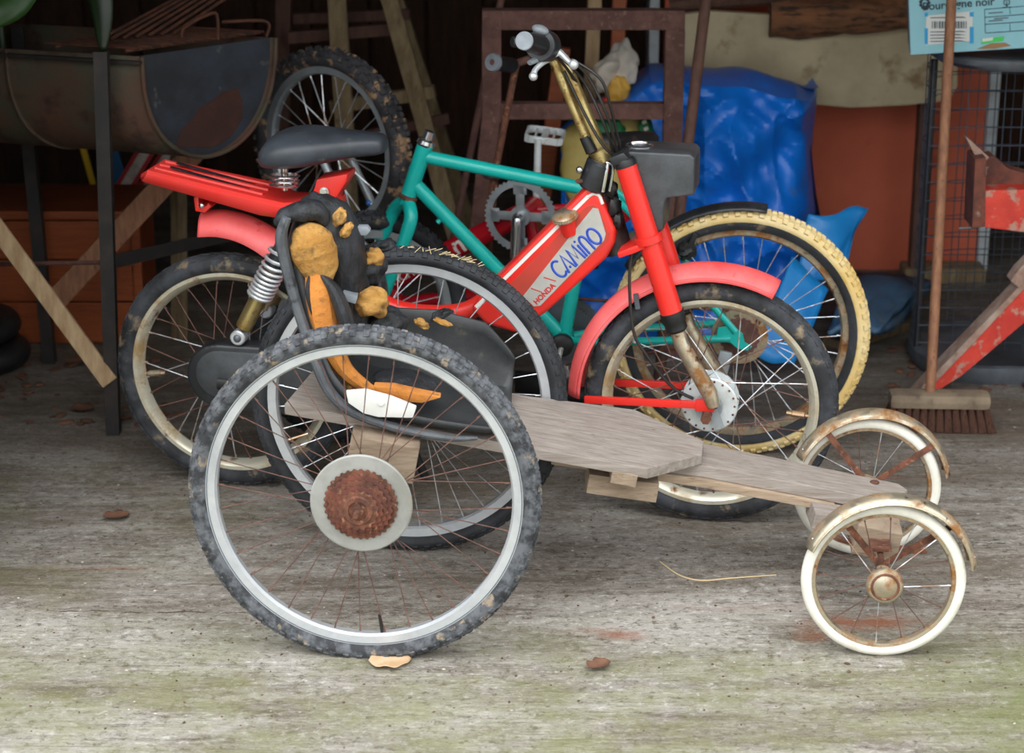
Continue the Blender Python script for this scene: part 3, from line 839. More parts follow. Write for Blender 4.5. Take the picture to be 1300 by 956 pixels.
for (x, y, Y, r, s) in ((468, 335, 3.9, (.034, .04, .04), 13), (492, 415, 3.87, (.04, .04, .04), 14), (478, 360, 3.92, (.02, .03, .05), 15), (560, 400, 3.92, (.026, .02, .010), 16), (484, 312, 3.93, (.03, .02, .012), 17)):
    wrinkle(MB().ell(sl(x, y, Y), r, 34, 24, rot=(0, random.uniform(-.5, .5), .3), amp=.35, freq=1.7, seed=s), .004, (40, 30, 26), s).build('torn_cover', 'vinyl_black', seat, smooth=70)
rp = [(439, 497), (464, 495), (497, 504), (529, 517), (524, 531), (480, 530), (461, 525), (442, 512)]
MB().prism([sl(x, y, 3.694) for x, y in rp], (0, .012, 0), .003).build('reflector', 'reflector', seat, label='white reflector')
MB().cyl(sl(484, 511, 3.692) + Vector((0, .001, 0)), sl(484, 511, 3.692) + Vector((0, -.006, 0)), .0065, n=14, bev=.0015).build('reflector_bolt', 'reflector', seat)
MB().prism([sl(x, y, 3.725) for x, y in ((474, 491), (500, 492), (530, 499), (560, 505), (536, 512), (506, 510), (480, 505))], (0, .03, 0), .003).build('foam_wedge', 'foam_orange', seat)
MB().ell(sl(515, 484, 3.82), (.065, .06, .016), 20, 12, rot=(0, .15, 0)).build('seat_pad', 'vinyl_black', seat)

# ================================================================== RED MOPED
MR = .272
mo_r, mo_f = Vector((-.622, 4.440)), Vector((.426, 4.235))
MYAW = math.atan2(mo_f.y - mo_r.y, mo_f.x - mo_r.x)
MWB = (mo_f - mo_r).length
MO = Frame(mo_r.x, mo_r.y, MYAW)
moped = thing('moped', 'red vintage moped with CAMINO lettering on its tank and a rusty front fork', 'moped', MO)
ml = MO.pl
mtyre = tyre_mesh(MR, .054, .05, [(0.0, .018, .005, 0), (.38, .02, .006, .5), (-.38, .02, .006, .5), (.75, .016, .006, 0), (-.75, .016, .006, 0)], 64, kh=.0014)
mrim = MB().lathe([(MR - .040, -.021), (MR - .041, -.017), (MR - .052, -.012), (MR - .052, .012), (MR - .041, .017), (MR - .040, .021), (MR - .048, .0205), (MR - .056, .014), (MR - .062, 0), (MR - .056, -.014), (MR - .048, -.0205)], n=96).mesh('rim', 30)
mw_r = wheel(moped, (0, 0, MR), mtyre, 'tyre_mud', mrim, 'rim_cream', 0, 0)
spokes(mw_r, 36, MR - .06, .045, .024, ['rust_spoke', 'rust_spoke', 'rust_spoke', 'silver_spoke'], .0013, 1.15, .03)
mw_f = wheel(moped, (MWB, 0, MR), mtyre, 'tyre_mud', mrim, 'rim_cream', math.radians(1.5), 0)
spokes(mw_f, 36, MR - .06, .052, .026, ['rust_spoke', 'silver_spoke'], .0013, 1.15, .11)
for w_, side in ((mw_r, 1), (mw_f, 1)):
    MB().lathe([(0, -.034), (.02, -.034), (.02, -.03), (.044, -.030), (.058, -.029), (.061, -.026), (.061, -.021), (.05, -.020), (.05, .02), (.061, .021), (.061, .027), (.03, .032), (0, .034)], n=40, closed=False).build('hub', 'hub_white', w_, label='white painted drum hub')
for k in range(18):
    a = 2 * PI * k / 18
    MB().cyl((.054 * math.cos(a), -.0285, .054 * math.sin(a)), (.054 * math.cos(a), -.0302, .054 * math.sin(a)), .0026, n=8).build('rivet', 'rust', mw_f)
for (w_, ang) in ((mw_r, 186), (mw_f, -6)):
    a = math.radians(ang); p = Vector((math.cos(a), 0, math.sin(a)))
    MB().tube([p * (MR - .06), p * (MR - .068), p * (MR - .07), p * (MR - .096), p * (MR - .097), p * (MR - .108)], [.004, .004, .0075, .0075, .0055, .005], 10).build('valve', 'brass', w_)

# frame: seat tube, step-through loop
loop = [(418, 236), (426, 270), (440, 318), (458, 355), (484, 384), (522, 397), (570, 399), (604, 390), (640, 362)]
fr_me = MB().tube([ml(x, y, 0) for x, y in loop], .0215, 14, 5)
fr_o = fr_me.build('frame_tube', 'red', moped)
# tank
tk = [(745, 237), (758, 242), (766, 257), (782, 292), (780, 310), (770, 328), (692, 398), (655, 424), (616, 412), (597, 392), (612, 370), (640, 344)]
MB().prism([ml(x, y, -.052) for x, y in tk], (0, .104, 0), .011, 3).build('tank', 'red', moped, smooth=40)
pn = [(744, 262), (754, 259), (762, 267), (774, 297), (772, 306), (688, 386), (660, 400), (636, 398), (650, 358)]
MB().prism([ml(x, y, -.0525) for x, y in pn], (0, .003, 0), .001).build('tank_panel', 'red_dark', moped, smooth=0)
dc = [(752.5, 264), (759.5, 265), (769, 297), (767, 305), (686, 388), (678, 389), (664, 376), (737, 283)]
MB().prism([ml(x, y, -.0532) for x, y in dc], (0, .0009, 0)).build('decal', 'silver_decal', moped, smooth=0, label='silver tank decal')
MB().beam(ml(747, 249, -.0525), ml(604, 390, -.0525), .0008, .0075, up=(-.7, 0, .7)).build('pinstripe', 'white_line', moped, smooth=0)
MB().tube([ml(746, 250, -.05), ml(754, 246, -.05), ml(761, 249, -.05), ml(765, 259, -.05)], .0038, 8, 4).build('edge_trim', 'white_line', moped)
MB().beam(ml(735, 256, -.045), ml(745, 243, -.045), .006, .008, up=(-.7, 0, .7)).build('yellow_mark', 'yellow_paint', moped, smooth=0)


def put_text(me, A, B, off_n, parent, name, material, width_fit=True):
    """lay flat text along local A->B on the plane facing -y"""
    A, B = Vector(A), Vector(B)
    xs = [v.co.x for v in me.vertices]; L = (B - A).length; sc = L / (max(xs) - min(xs)); x0 = min(xs)
    ex = (B - A).normalized(); ez = Vector((0, -1, 0)).cross(ex); ez = -ez if ez.z < 0 else ez
    for v in me.vertices:
        v.co = A + ex * ((v.co.x - x0) * sc) + ez * (v.co.y * sc) + Vector((0, -off_n - v.co.z, 0))
    return link(name, me, material, parent)


def arcp(cx, cy, r, a0, a1, n=16, ry=None):
    return [(cx + r * math.cos(math.radians(a0 + (a1 - a0) * i / n)), cy + (ry or r) * math.sin(math.radians(a0 + (a1 - a0) * i / n))) for i in range(n + 1)]


GL = [('C', .86, [arcp(.5, .5, .46, 48, 312, ry=.5)]), ('A', .80, [[(0, 0), (.38, 1.0), (.76, 0)], [(.38, .16), (.38, .17)]]),
      ('M', .98, [[(0, 0), (.16, 1), (.48, .22), (.80, 1), (.94, 0)]]), ('I', .24, [[(.1, 0), (.1, .72)], [(.1, 1.0), (.1, 1.01)]]),
      ('N', .74, [[(.04, 0), (.04, .62)] + arcp(.34, .62, .3, 180, 0, 10, ry=.38) + [(.64, .62), (.64, 0)]]), ('O', .92, [arcp(.46, .5, .44, 0, 360, 24, ry=.48)])]
tA, tB = ml(712, 355, -.0536), ml(767, 304, -.0536)
tot = sum(g[1] for g in GL) + .10 * (len(GL) - 1)
ex_ = (tB - tA).normalized(); ez_ = Vector((0, -1, 0)).cross(ex_); ez_ = ez_ if ez_.z > 0 else -ez_
sx_ = (tB - tA).length / tot; hy_ = .0385; cur = 0
for nm_, adv, strokes in GL:
    m_ = MB()
    for st_ in strokes:
        pp = [tA + ex_ * ((cur + x + y * .06) * sx_) + ez_ * (y * hy_) + Vector((0, .0024, 0)) for x, y in st_]
        m_.tube(pp, .0036, 8)
        for e in (pp[0], pp[-1]): m_.ell(e, (.0036, .0036, .0036), 8, 6)
    m_.build('tank_letter', 'blue_ink', moped); cur += adv + .10
put_text(text_mesh('HONDA', .02, bold=.0008), ml(681.5, 387, -.0536), ml(706, 363, -.0536), 0, moped, 'maker_lettering', 'red_ink')
for (a, c) in (((690, 352), (706, 357)), ((674, 366), (688, 371))):
    MB().beam(ml(*a, -.0536), ml(*c, -.0536), .0006, .002).build('decal_line', 'red_ink', moped, smooth=0)
# fuel cap
cn = ml(722, 290, -.048); cd = Vector((-.22, -.30, .93)).normalized()
MB().cyl(cn - cd * .012, cn + cd * .024, .016, .020, n=20).build('filler_neck', 'red', moped)
fc = MB().lathe([(0, .042), (.014, .041), (.024, .038), (.0275, .034), (.0275, .026), (.022, .023), (0, .023)], cn, cd, 28, closed=False)
for k in range(28):
    a = 2 * PI * k / 28; u, v = ortho(cd)
    fc.ell(cn + cd * .029 + (u * math.cos(a) + v * math.sin(a)) * .0268, (.0022, .0022, .003), 6, 4)
fc.build('filler_cap', 'chrome_rust', moped, label='ribbed chrome filler cap')
# front fork
FO = .064
def fork_leg(off):
    t0, t1, t2, t3 = ml(793, 205, -FO), ml(855, 404, -FO), ml(862, 424, -FO), ml(906, 516, -FO)
    fix = lambda p: Vector((p.x, off, p.z))
    t0, t1, t2, t3 = map(fix, (t0, t1, t2, t3))
    MB().tube([t0, t1], [.022, .024], 18).build('fork_leg', 'red', moped)
    d = (t1 - t0).normalized()
    MB().lathe([(.018, -.016), (.026, -.014), (.0265, .004), (.0235, .010), (.0235, .024), (.018, .030)], t1, d, 20, closed=False).build('dust_boot', 'black', moped)
    MB().tube([t1 + d * .02, t1 + d * .06, t3 - d * .03, t3], [.0155, .0165, .0175, .014], 14).build('fork_slider', 'chrome_rust', moped, label='rusty chrome fork slider')
    MB().lathe([(0, -.008), (.020, -.006), (.023, 0), (.023, .010), (0, .012)], t0, d, 18, closed=False).build('fork_cap', 'black', moped)
    return t0, t1, t3
t0, t1, t3 = fork_leg(-FO)
fork_leg(FO)
lb = ml(820, 305, -FO)
MB().prism([Vector((ml(x, y, -FO).x, -FO - .02, ml(x, y, -FO).z)) for x, y in ((785, 318), (800, 312), (834, 300), (836, 306), (806, 319), (787, 325))], (0, 2 * FO + .04, 0), .003).build('lower_yoke', 'red', moped)
dq = (t1 - t0).normalized()
MB().lathe([(.020, -.007), (.030, -.007), (.030, .007), (.020, .007)], t0 + (t1 - t0) * .49, dq, 22).build('yoke_ring', 'red', moped)
MB().tube([ml(783, 315, 0), ml(757, 238, 0)], .024, 16).build('steering_head', 'black_plastic', moped)
MB().tube([ml(764, 240, 0), ml(786, 320, 0)], .03, 16).build('steering_bearing', 'engine', moped)
for i, (x, y, r) in enumerate(((777, 240, .012), (780, 262, .014), (785, 280, .012), (776, 296, .010))):
    MB().ell(ml(x, y, -.04), (r, r, r * 1.5), 12, 8, amp=.4, seed=i).build('wiring_block', 'black', moped)
# yoke plate on top
MB().prism([Vector((ml(x, y, -FO).x, -FO - .02, ml(x, y, -FO).z)) for x, y in ((774, 199), (793, 191), (801, 199), (781, 209))], (0, 2 * FO + .04, 0), .003).build('top_yoke', 'black_plastic', moped)
# stem clamp
p = ml(758, 221, -.035)
sd_ = (ml(765, 204, -.035) - ml(752, 240, -.035)).normalized()
MB().cyl(p - sd_ * .034, p + sd_ * .03, .031, n=24, bev=.005).build('stem_clamp', 'black_plastic', moped)
MB().beam(p + Vector((.026, -.022, .03)), p + Vector((.016, -.026, -.032)), .006, .007, .002).build('clamp_strap', 'chrome', moped)
MB().tube([p + Vector((.022, -.02, .03)), p + Vector((.036, -.02, .02)), p + Vector((.03, -.022, -.03))], .003, 8, 4).build('clamp_lever', 'chrome', moped)
MB().ell(p + Vector((-.034, -.02, .012)), (.008, .008, .008), 10, 8).build('clamp_bolt', 'chrome', moped)
MB().ell(p + Vector((-.034, -.02, -.012)), (.009, .008, .005), 10, 8).build('clamp_bolt', 'rust', moped)
# handlebar stem tubes
s0, s1 = ml(767, 207, -.02), ml(712, 74, -.02)
MB().tube([s0, s1], [.0185, .017], 16).build('handlebar_stem', 'gold', moped, label='tarnished gold handlebar stem')
MB().lathe([(.019, 0), (.024, .004), (.024, .03), (.019, .036)], s0, s1 - s0, 20, closed=False).build('stem_collar', 'gold', moped)
q0, q1 = ml(744, 176, -.05), ml(700, 72, -.05)
MB().tube([q0, q1], .0095, 12).build('stem_rod', 'gold', moped)
MB().tube([q0 + Vector((-.004, 0, .004)), q0 + (q0 - q1).normalized() * .03], [.011, .013], 12).build('rod_boot', 'black', moped)
# near grip and control cluster
g0, g1, g2 = ml(666, 52, -.27), ml(688, 58, -.165), ml(700, 66, -.08)
MB().tube([g1, g2, s1, ml(709, 70, .05), ml(703, 62, .13)], .011, 12, 4).build('handlebar', 'gold', moped)
gd = (g0 - g1).normalized()
MB().tube([g1, g0], [.021, .0185], 16).build('grip', 'black', moped, label='black rubber throttle grip')
MB().cyl(g0 - gd * .001, g0 + gd * .004, .0185, n=20, bev=.0015).build('grip_end', 'grey_plastic', moped)
MB().lathe([(.0, -.004), (.030, -.002), (.033, .006), (.033, .036), (.030, .042), (0, .044)], g1 - gd * .03, gd, 24, closed=False).build('switch_housing', 'black_plastic', moped)
p = ml(686, 38, -.17)
MB().ell(p, (.018, .014, .010), 14, 8, rot=(0, .3, 0)).build('switch', 'grey_plastic', moped)
p = ml(650, 53, -.2)
MB().cyl(p, p + Vector((.024, .02, -.004)), .011, n=14, bev=.002).build('switch_knob', 'black', moped)
MB().tube([ml(672, 80, -.19), ml(684, 74, -.17), ml(694, 68, -.15)], [.007, .010, .006], 10, 4, .7).build('choke_lever', 'grey_plastic', moped)
MB().tube([ml(677, 97, -.2), ml(680, 88, -.19), ml(690, 79, -.17), ml(702, 73, -.14)], [.0075, .0055, .006, .007], 10, 4).ell(ml(677, 97, -.2), (.009, .009, .009), 10, 8).build('brake_lever', 'alu', moped)
MB().tube([ml(700, 58, -.15), ml(712, 68, -.15), ml(722, 78, -.16), ml(728, 82, -.165)], [.009, .009, .007, .008], 10, 4, .8).ell(ml(728, 82, -.165), (.0105, .0105, .0105), 12, 8).build('brake_lever', 'alu', moped)
MB().prism([ml(x, y, -.16) for x, y in ((694, 54), (704, 60), (712, 70), (704, 74), (694, 66))], (0, .02, 0), .003).build('lever_bracket', 'alu', moped)
g3 = ml(703, 62, .13)
MB().tube([g3, g3 + Vector((-.05, .09, -.0))], .018, 14).build('grip', 'black', moped)
# cables
cabs = [[(712, 68, -.14), (745, 95, -.1), (772, 150, -.09), (786, 205, -.03)], [(714, 74, -.12), (742, 105, -.08), (768, 160, -.08), (784, 208, -.02)],
        [(706, 70, -.1), (735, 110, -.02), (760, 170, .0), (772, 205, .0)], [(725, 75, -.1), (762, 100, -.1), (776, 140, -.08), (790, 200, -.02)], [(716, 90, -.05), (745, 150, -.06), (770, 190, -.06), (789, 198, -.03)]]
for c in cabs:
    MB().tube([ml(*p) for p in c], .0032, 7, 6).build('cable', 'cable', moped)
MB().tube([ml(*p) for p in ((802, 320, -.06), (799, 360, -.07), (804, 420, -.075), (820, 450, -.07), (852, 490, -.05), (880, 506, -.04))], .0035, 7, 6).build('cable', 'cable', moped)
MB().beam(ml(807, 373, -.05), ml(810, 392, -.05), .006, .01).build('cable_clip', 'steel_grey', moped, smooth=0)
# headlamp nacelle
hl = [(792, 196), (800, 192), (876, 196), (882, 201), (881, 248), (846, 252), (843, 258), (842, 292), (832, 297), (822, 272)]
MB().prism([ml(x, y, -.055) for x, y in hl], (0, .11, 0), .006, 3).build('headlamp', 'nacelle', moped, smooth=40, label='dusty black plastic headlamp nacelle')
c = ml(881, 224, 0)
MB().lathe([(0, .001), (.02, .001), (.036, 0), (.038, -.002)], c + Vector((.0005, 0, 0)), (1, 0, 0), 24, closed=False).build('headlamp_lens', 'label', moped)
c = ml(812, 190, 0.0)
MB().lathe([(0, .006), (.024, .006), (.026, .012), (.030, .010), (.030, 0), (0, 0)], c, (0, 0, 1), 24, closed=False).build('speedometer', 'chrome', moped)
for (x, m_) in ((822, 'orange_lamp'), (838, 'blue_lamp')):
    c = ml(x, 194, -.03)
    MB().ell(c, (.007, .007, .003), 12, 6).build('indicator_lamp', m_, moped)
# front mudguard and stays
cf = Vector((MWB, 0, MR))
fm = arch(MB(), arc_path(cf, MR + .036, math.radians(180), math.radians(63), 36), .086, .03).build('front_mudguard', 'red_fade', moped, solid=.003, label='faded red front mudguard')
MB().grid([[q - n_ * .0035 + Vector((0, -.0425 + d, 0)) - n_ * (.0235 if d else .026) for d in (0, .003)] for q, n_ in arc_path(cf, MR + .039, math.radians(180), math.radians(63), 36)]).build('mudguard_edge', 'red_fade', fm, solid=.003)
for off in (-.06, .06):
    a, c = ml(742, 507, -.06), ml(888, 514, -.06)
    MB().beam((a.x, off, a.z), (c.x, off, c.z), .010, .016, .002).build('mudguard_stay', 'red', moped)
    MB().box((c.x + .012, off, c.z), (.04, .014, .026), .003).build('stay_end', 'red', moped)
MB().cyl((MWB, -.095, MR - .01), (MWB, .095, MR - .01), .011, n=6).build('axle_nut', 'rust', moped)
MB().lathe([(0, -.05), (.028, -.05), (.03, -.04), (.03, -.036)], (MWB, 0, MR), (0, 1, 0), 24, closed=False).build('brake_plate', 'alu_far', moped)
MB().beam(ml(905, 520, -.055), ml(913, 543, -.055), .006, .02).build('brake_arm', 'alu_far', moped)
# saddle
sec = [  # px x, top y, bottom y, half width
    (338, 184, 214, .075), (346, 170, 222, .098), (366, 163, 224, .108), (392, 162, 222, .102), (420, 165, 214, .08), (446, 167, 206, .056), (470, 168, 202, .042), (486, 170, 200, .036), (491, 178, 194, .024)]
rows = []
for (x, yt, yb, h) in sec:
    T, Bm = ml(x, yt, 0), ml(x, yb, -h)
    z0, z1 = Bm.z, T.z
    if z0 > z1 - .01: z0 = z1 - .03
    row = []
    for k in range(20):
        a = 2 * PI * k / 20
        cy, cz = math.cos(a), math.sin(a)
        sgn = lambda v, e: math.copysign(abs(v) ** e, v)
        row.append(Vector((T.x, sgn(cy, .75) * h, (z0 + z1) / 2 + sgn(cz, .6 if cz < 0 else .85) * (z1 - z0) / 2)))
    rows.append(row)
sd = MB().grid(rows, close_v=True, caps=True).build('saddle', 'saddle', moped, smooth=60, label='weathered black vinyl saddle')
ss = sd.modifiers.new('round', 'SUBSURF'); ss.levels = ss.render_levels = 2
c = ml(350, 222, -.06)
for dz in (0, -.010, -.02):
    MB().lathe([(.030, 0), (.034, .003), (.030, .006)], (c.x + .015, -.045, c.z - .008 + dz), (0, .1, 1), 24).build('saddle_spring', 'chrome', sd)
MB().cyl((c.x + .015, -.045, c.z - .036), (c.x + .015, -.045, c.z + .02), .008, n=12).build('spring_pin', 'chrome', sd)
# saddle bracket
br = [(402, 228), (441, 221), (440, 230), (424, 256), (400, 256), (396, 248)]
MB().prism([ml(x, y, -.035) for x, y in br], (0, .07, 0), .003).build('saddle_bracket', 'red', moped)
b_ = ml(412, 243, -.038)
MB().cyl(b_, b_ + Vector((0, -.007, 0)), .007, n=6).lathe([(.004, 0), (.010, 0), (.010, -.003), (.004, -.003)], b_, (0, 1, 0), 16).build('bracket_bolt', 'chrome', moped)
# luggage rack
rk_n = [(172, 227), (182, 220), (328, 253), (400, 262), (420, 262), (400, 285), (362, 279), (338, 274), (245, 251), (176, 232)]
rk = MB()
ny, fy = -.075, .075
top_n = [ml(*p, ny) for p in ((173, 226), (183, 220), (328, 253), (355, 262), (420, 263))]
bot_n = [ml(*p, ny) for p in ((174, 231), (178, 232.5), (330, 273), (357, 280), (420, 286))]
wfac = [.62, .8, 1.0, .78, .55]
rows = []
for T, B_, wf_ in zip(top_n, bot_n, wfac):
    yy = ny * wf_
    rows.append([Vector((B_.x, yy, B_.z)), Vector((T.x, yy, T.z - .006)), Vector((T.x, yy + .008, T.z)), Vector((T.x, -yy - .008, T.z)), Vector((T.x, -yy, T.z - .006)), Vector((B_.x, -yy, B_.z))])
rk.grid(rows, caps=True)
rack = rk.build('luggage_rack', 'rack_red', moped, smooth=30, solid=.004, label='red plastic luggage rack with green moss')
for yy in (-.04, 0, .04):
    a, c = top_n[1], top_n[2]
    MB().tube([Vector((a.x + .01, yy * .8, a.z + .002)), Vector((c.x, yy, c.z + .002))], [.007, .008], 8, flat=.6).build('rack_rib', 'rack_red', rack)
for yy in (-.02, .02):
    MB().beam(Vector((a.x + .04, yy, a.z + .003)), Vector((c.x - .02, yy, c.z + .003)), .010, .003).build('rack_slot', 'black_plastic', rack, smooth=0)
# mudguard bracket
MB().prism([ml(x, y, -.05) for x, y in ((246, 250), (252, 250), (252, 262), (262, 262), (264, 258), (268, 262), (260, 270), (248, 268))], (0, .1, 0), .001).build('rack_bracket', 'red', moped)
MB().ell(ml(256, 261, -.052), (.007, .006, .007), 10, 8).build('bracket_bolt', 'chrome', moped)
# rear mudguard
rm = [(257, 268), (285, 268), (315, 275), (345, 290), (372, 312), (396, 342), (414, 378), (424, 420)]
pts = [ml(x, y, 0) for x, y in rm]
arch(MB(), curve_path(pts), .10, .046).build('rear_mudguard', 'red_fade', moped, solid=.003, label='faded red rear mudguard')
# shock absorber (both sides)
for off in (-.1, .1):
    a, c = ml(364, 306, -.1), ml(304, 427, -.1)
    a.y = c.y = off
    d = c - a
    MB().tube([a, a + d * .48], [.012, .012], 12).build('damper_rod', 'chrome_rust', moped)
    MB().tube([a + d * .0, a + d * .28], [.021, .020], 14).build('damper_cover', 'black_plastic', moped)
    MB().tube([a + d * .5, a + d * .90], [.018, .0185], 14).build('damper_body', 'gold', moped, label='tarnished gold damper body')
    pts = []; u, v = ortho(d.normalized()); turns = 10
    for k in range(turns * 14 + 1):
        t = k / (turns * 14); tt = t ** .62
        pts.append(a + d * (.02 + .56 * tt) + (u * math.cos(2 * PI * turns * t) + v * math.sin(2 * PI * turns * t)) * .0255)
    MB().tube(pts, .0042, 6).build('coil_spring', 'alu', moped)
    MB().cyl(c + Vector((0, -.016, 0)), c + Vector((0, .016, 0)), .017, n=20, bev=.003).build('damper_eye', 'alu', moped)
    MB().ell(c + Vector((0, -.016 if off < 0 else .016, 0)), (.009, .006, .009), 12, 8).build('damper_bolt', 'steel_grey', moped)
    MB().tube([a + Vector((.004, .03 if off < 0 else -.03, -.01)), a + d * .75 + Vector((.02, .03 if off < 0 else -.03, 0))], .008, 10).build('frame_stay', 'chrome_rust', moped)
# belt cover / transmission
c0, c1 = ml(277, 478, -.11), ml(432, 492, -.11)
pts = []
Rl, Rr = .073, .08
for k in range(17):
    a = PI / 2 + PI * k / 16
    pts.append(c0 + Vector((math.cos(a) * Rl, 0, math.sin(a) * Rl)))
for k in range(17):
    a = -PI / 2 + PI * k / 16
    pts.append(c1 + Vector((math.cos(a) * Rr, 0, math.sin(a) * Rr)))
bc = MB().prism(pts, (0, .055, 0), .009, 3).build('belt_cover', 'black_plastic', moped, smooth=40, label='black belt drive cover')
pts2 = [c0 + (p - c0) * .74 + Vector((.004, -.0035, .006)) if i < 17 else c1 + (p - c1) * .74 + Vector((0, -.0035, .006)) for i, p in enumerate(pts)]
MB().prism(pts2, (0, .006, 0), .002).build('cover_panel', 'nacelle', bc, smooth=40)  # lighter grey here puts the sky's reflection into the panel colour
s_ = ml(288, 485, -.116)
MB().tube([s_ + Vector((-.022, 0, -.006)), s_ + Vector((.05, 0, -.008))], .013, 14, flat=.4, flatdir=(0, 0, 1)).build('cover_slot', 'black', bc)
# engine lump, stand and pedals beneath the frame
e = ml(470, 470, 0)
MB().box(e, (.19, .12, .11), .025).build('engine', 'engine', moped)
for k in range(6):
    MB().box(e + Vector((.115 + k * .013, 0, .01)), (.005, .1, .09), .001).build('cooling_fin', 'engine', moped, smooth=0)
MB().cyl(e + Vector((-.1, -.07, -.0)), e + Vector((-.1, -.04, 0)), .05, n=24, bev=.006).build('engine_cover', 'black_plastic', moped)
MB().tube([ml(510, 403, -.03), ml(560, 414, -.03), ml(620, 420, -.03)], .014, 10, 3).build('exhaust_bracket', 'black', moped)
MB().cyl(ml(493, 403, -.04), ml(493, 403, -.06), .013, n=12, bev=.002).build('frame_bolt', 'steel_grey', moped)
# rear swing arm and stand
MB().beam((0, -.06, MR), (e.x, -.06, e.z), .014, .03, .003).build('swing_arm', 'black_plastic', moped)
MB().beam((0, .06, MR), (e.x, .06, e.z), .014, .03, .003).build('swing_arm', 'black_plastic', moped)
for off in (-.08, .08):
    MB().tube([(e.x + .02, off * .8, e.z - .05), (e.x + .05, off, .14), (e.x + .10, off * 1.1, .012)], .010, 10, 4).build('stand_leg', 'black', moped)
MB().tube([(0, -.1, MR), (0, .1, MR)], .009, 10).build('rear_axle', 'rust', moped)

# ================================================================== TEAL BICYCLE
TR = .297
TB = Frame(.53, 4.64, math.radians(-6))
teal = thing('bicycle', 'teal mountain bicycle with a yellow knobbly rear tyre, missing its handlebar', 'bicycle', TB)
tl = TB.pl
ty_me = tyre_mesh(TR, .05, .044, [(0, .012, .012, 0), (.5, .013, .012, .5), (-.5, .013, .012, .5), (.95, .013, .012, 0), (-.95, .013, .012, 0)], 66, kh=.004)
side_me = MB().lathe([(TR - .027, -.0262), (TR - .034, -.0262), (TR - .046, -.019), (TR - .046, .019), (TR - .034, .0262), (TR - .027, .0262)], n=80).mesh('sidewall', 40)
t_rim = rim_mesh(TR - .042, TR - .064, .026)
tw = wheel(teal, (0, 0, TR), ty_me, 'tyre_yellow', t_rim, 'chrome_rust')
link('sidewall', side_me, 'tyre_dark', tw)
spokes(tw, 32, TR - .064, .02, .028, ['silver_spoke'], .0011, 1.0)
MB().lathe([(0, -.06), (.008, -.06), (.008, -.04), (.02, -.03), (.02, -.026), (.011, -.022), (.011, .022), (.02, .026), (.02, .03), (0, .06)], n=20, closed=False).build('hub', 'chrome_rust', tw)
MB().lathe([(.02, -.034), (.066, -.034), (.066, -.032), (.02, -.032)], n=40).build('spoke_protector', 'chrome_rust', tw)
for i, r in enumerate((.045, .038, .031, .026)):
    sprocket(MB(), r, -.038 - i * .004, -.036 - i * .004, 20, .002).build('sprocket', 'rust_brown', tw, smooth=0)
TRF = .28
ty2 = tyre_mesh(TRF, .048, .044, KN, 64, kh=.0035)
kk = 0
while tl(519 - 35 * kk, 252 + 107 * kk).z > TRF: kk += .01
fc_ = tl(519 - 35 * kk - 6, 252 + 107 * kk, 0)
t_rim2 = rim_mesh(TRF - .042, TRF - .064, .026)
tf = wheel(teal, (fc_.x, 0, TRF), ty2, 'tyre_dark', t_rim2, 'alu_far', math.radians(37))
spokes(tf, 32, TRF - .064, .02, .026, ['silver_spoke'], .0011, 1.0)
MB().lathe([(0, -.05), (.007, -.05), (.007, -.036), (.018, -.03), (.011, -.022), (.011, .022), (.018, .03), (.007, .036), (0, .05)], n=20, closed=False).build('hub', 'chrome_rust', tf)
# frame
h0, h1 = tl(540, 184), tl(519, 247)
bb = tl(716, 424); bb.z = .27
st = tl(757, 226)
MB().tube([h0, h1], .019, 16).build('head_tube', 'teal', teal)
MB().tube([h0 * .78 + h1 * .22, tl(760, 243)], .0155, 16).build('top_tube', 'teal', teal)
MB().tube([h0 * .25 + h1 * .75, bb], .0165, 16).build('down_tube', 'teal', teal)
MB().tube([bb, st + Vector((.0, 0, .02))], .0155, 16).build('seat_tube', 'teal', teal)
MB().cyl(bb + Vector((0, -.04, 0)), bb + Vector((0, .04, 0)), .021, n=18, bev=.002).build('bottom_bracket', 'teal', teal)
for s in (-1, 1):
    MB().tube([bb + Vector((.02, s * .02, 0)), bb + Vector((.12, s * .045, .008)), Vector((-.02, s * .06, TR + .004))], .009, 10, 3).build('chain_stay', 'teal', teal)
    MB().tube([st + Vector((.01, s * .014, -.01)), st + Vector((.10, s * .04, -.09)), Vector((-.01, s * .062, TR + .02))], .008, 10, 3).build('seat_stay', 'teal', teal)
    MB().prism([Vector((x, s * .064, TR + z)) for x, z in ((-.05, .03), (-.02, .035), (.006, .018), (.012, -.004), (.03, -.014), (.02, -.024), (-.004, -.020), (-.02, -.006), (-.055, -.002))], (0, .005, 0), .001).build('dropout', 'teal', teal, smooth=0)
p = tl(562, 276)
MB().cyl(p, p + Vector((-.012, -.004, -.012)), .006, n=10).build('cable_stop', 'teal', teal)
# headset and fork
hd = (h0 - h1).normalized()
MB().lathe([(0, .036), (.012, .034), (.013, .016), (.021, .012), (.0225, .004), (.019, -.002)], h0, hd, 20, closed=False).build('headset', 'chrome', teal, label='chrome headset cap')
MB().lathe([(.018, .0), (.023, -.003), (.023, -.009), (.018, -.012)], h1, hd, 20).build('headset_cup', 'rust', teal)
crown = h1 - hd * .025
ax = Vector((math.sin(math.radians(37)), -math.cos(math.radians(37)), 0))   # axle direction of the turned fork
axle = Vector((fc_.x, 0, TRF))
MB().tube([h1 - hd * .01, crown], .017, 14).build('steerer', 'teal', teal)
for s in (-1, 1):
    MB().tube([crown + hd * .012, crown + ax * (s * .032) - hd * .012, crown + ax * (s * .046) - hd * .05, axle + ax * (s * .05) + hd * .12, axle + ax * (s * .05)], [.015, .0165, .0165, .0145, .009], 12, 5).build('fork_blade', 'teal', teal)
